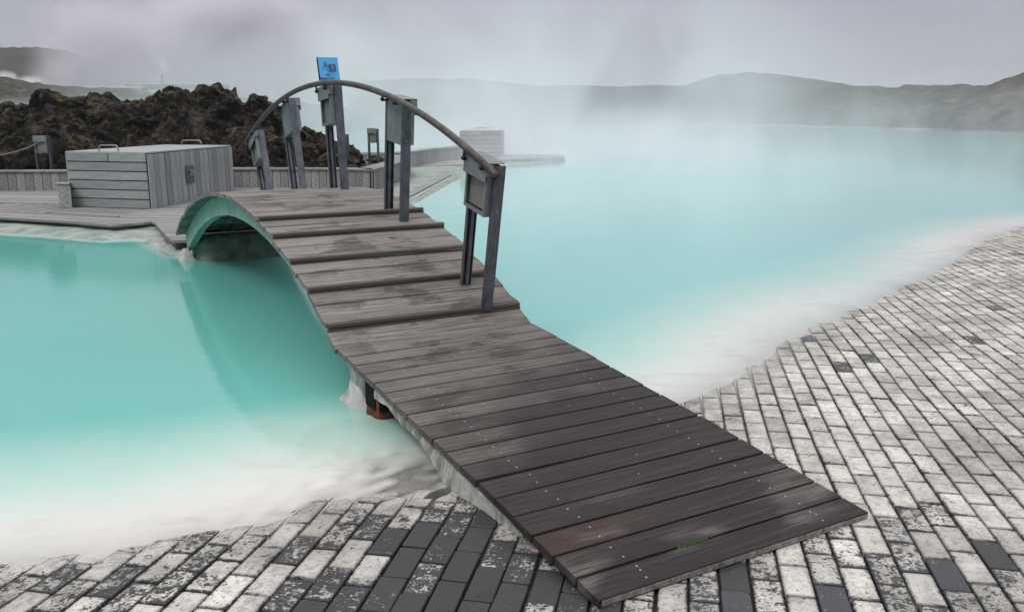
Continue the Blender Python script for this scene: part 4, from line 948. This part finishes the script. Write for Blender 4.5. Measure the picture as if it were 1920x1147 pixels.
def lava_outcrop():
    xs_ = np.concatenate([np.linspace(-60, -14.5, 150), np.linspace(-14.4, -3.65, 560)]); ny_ = 190
    top = np.interp(xs_, [p[0] for p in MOUND], [p[1] for p in MOUND])-.06; fy = np.where(xs_ < -6, 19.75, 19.75+(xs_+6)*.55)
    t = np.linspace(0, 1, ny_)[:, None]; u1 = t/.68; u2 = (t-.68)/.32
    Yv = np.where(t < .68, fy+(21.6-fy)*u1, 21.6+4.5*u2); Zv = np.where(t < .68, .1+(top-.1)*np.clip(u1, 0, 1)**.62, top*(1-np.clip(u2, 0, 1)**1.6)+.02)
    Xv = xs_+0*t
    k = np.minimum(1, Zv/.5); crest = np.where((t > .62) & (t < .74), .35, 1.0)
    bul = (.62-worley(Xv*1.25, Yv*1.25, Zv*1.25, 5))*.42+(.62-worley(Xv*2.7, Yv*2.7, Zv*2.7))*.26+(.6-worley(Xv*5.3+7, Yv*5.3, Zv*5.3))*.15+(.6-worley(Xv*12, Yv*12, Zv*12+4))*.07+(.6-worley(Xv*27, Yv*27, Zv*27+9))*.028
    Zn = Zv+bul*(.75*crest)*k+.10*fbm(Xv*1.1, Yv*1.1, Zv, 3)*crest*k
    Yn = Yv-bul*.85*k-.16*fbm(Xv*1.4, Zv*1.4, Yv+5, 4)*k; Xn = Xv+.16*fbm(Xv*1.7+3, Yv*1.7, Zv*1.7, 4, q=9)*k*crest
    Zn = np.where(t < .01, .05, Zn)
    o = grid_mesh('lava_outcrop', np.stack([Xn, Yn, Zn], -1), M['lava'])
    bm = bmesh.new(); bm.from_mesh(o.data)
    for q in range(330):
        x = random.uniform(-13.4, -3.9) if q > 50 else random.uniform(-24, -13); tp = interp(MOUND, x)
        fy_ = 19.75 if x < -6 else 19.75+(x+6)*.55
        u = 1.0 if q % 2 else random.random()**.5; y = fy_+(21.6-fy_)*u; z = .1+(tp-.1)*(u**.62)
        r = random.uniform(.04, .14)*(1 if u < .9 else .9); z -= r*.5 if u < .9 else r*.55
        mt = Matrix.Translation((x, y, z)) @ Matrix.Diagonal((random.uniform(.7, 1.2), random.uniform(.8, 1.2), random.uniform(.8, 1.35), 1))
        ret = bmesh.ops.create_icosphere(bm, subdivisions=2 if r < .08 else 3, radius=r, matrix=mt)
        vs_ = ret['verts']; A_ = np.array([v.co for v in vs_])-(x, y, z); sd = random.uniform(0, 99)
        D1 = A_/r; dd = (.7-worley(D1[:, 0]*1.6+sd, D1[:, 1]*1.6, D1[:, 2]*1.6))*.5+.25*fbm(D1[:, 0]*3+sd, D1[:, 1]*3, D1[:, 2]*3, 3)
        A_ = A_*(1+dd)[:, None]+(x, y, z)
        for v, a_ in zip(vs_, A_): v.co = a_
    bm.to_mesh(o.data); bm.free()
    o.data.polygons.foreach_set('use_smooth', [False]*len(o.data.polygons)); o.data.update()
    tag(o, 'heap of craggy dark brown lava rock behind the timber walls', 'rock', kind='thing')
lava_outcrop()
def boulder(name, label, loc, r, sc_=(1, 1, 1), seed=0, group=None, mat='lava'):
    bm = bmesh.new(); bmesh.ops.create_icosphere(bm, subdivisions=4, radius=r)
    for v in bm.verts:
        d = v.co.copy(); v.co += noise.noise_vector(d*(1.3/r)+Vector((seed, 0, 0)))*r*.5+noise.noise_vector(d*(3.2/r)+Vector((seed, 3, 0)))*r*.22+noise.noise_vector(d*(8/r))*r*.08
        v.co = Vector((v.co.x*sc_[0], v.co.y*sc_[1], v.co.z*sc_[2]))
    me = bpy.data.meshes.new(name); bm.to_mesh(me); bm.free(); me.materials.append(M[mat]); o = bpy.data.objects.new(name, me); col.objects.link(o); o.location = loc
    tag(o, label, 'rock', group); return o
boulder('boulder', 'single dark boulder behind the timber wall between the bridge lamps', (-4.55, 25.0, .62), .30, (1.1, 1, .95), 3)
boulder('boulder', 'small low rock right of the single dark boulder', (-3.95, 25.3, .50), .17, (1.3, 1, .6), 8)
mb = MB(); mb.prism([(-5.6, 20.6), (-3.3, 19.5), (-3.25, 24.6), (-6.0, 26.0), (-7.5, 22)], .0, .42); sg_ = mb.build('earth_bank', M['ground']); tag(sg_, 'dark earth bank filling the bend of the timber wall', kind='structure')
at = sg_.data.attributes.new('silica', 'FLOAT', 'POINT')
isl = boulder('rock_islet', 'long low dark islet far out in the lagoon', (17, 186, -.2), 3.0, (3.3, 1.2, .42), 5)

# ================================================================== distant plant buildings
def building(label, x, y, z, wx, dy, h):
    root = empty('industrial_building', (x, y, z)); tag(root, label, 'building')
    mb = MB(); mb.box((0, 0, h*.4), (wx/2, 0, 0), (0, dy/2, 0), (0, 0, h*.4+1)); mb.build('wall', M['clad'], root)
    mb = MB(); mb.box((0, 0, h*.87), (wx/2+.4, 0, 0), (0, dy/2+.4, 0), (0, 0, h*.065)); mb.build('roof', M['roof'], root)
    for k in range(int(wx//4)):
        mb = MB(); mb.box((-wx/2+2+k*4, -dy/2-.06, h*.42), (1.2, 0, 0), (0, .05, 0), (0, 0, h*.16)); mb.build('window', M['roof'], root)
    return root
building('pale long plant building in the mist behind the lava ridge, nearer the left', -99, 222, 3.5, 17, 8, 5.6)
building('pale long plant building in the mist right behind the rock outcrop crest', -84, 225, 3.5, 22, 9, 6.6)
mb = MB(); mb.tube([(-87.5, 224, 3), (-87.5, 224, 12.2)], [.35, .28], 10); ch = mb.build('chimney', M['roof']); tag(ch, 'thin stack rising from the misty plant behind the rocks', 'chimney')
steam('stack_steam', (-86.8, 224, 14.6), (1.8, 1.8, 2.6), .22, 1.8, .3, .55, 'small white puff above the plant stack', edge=.1)
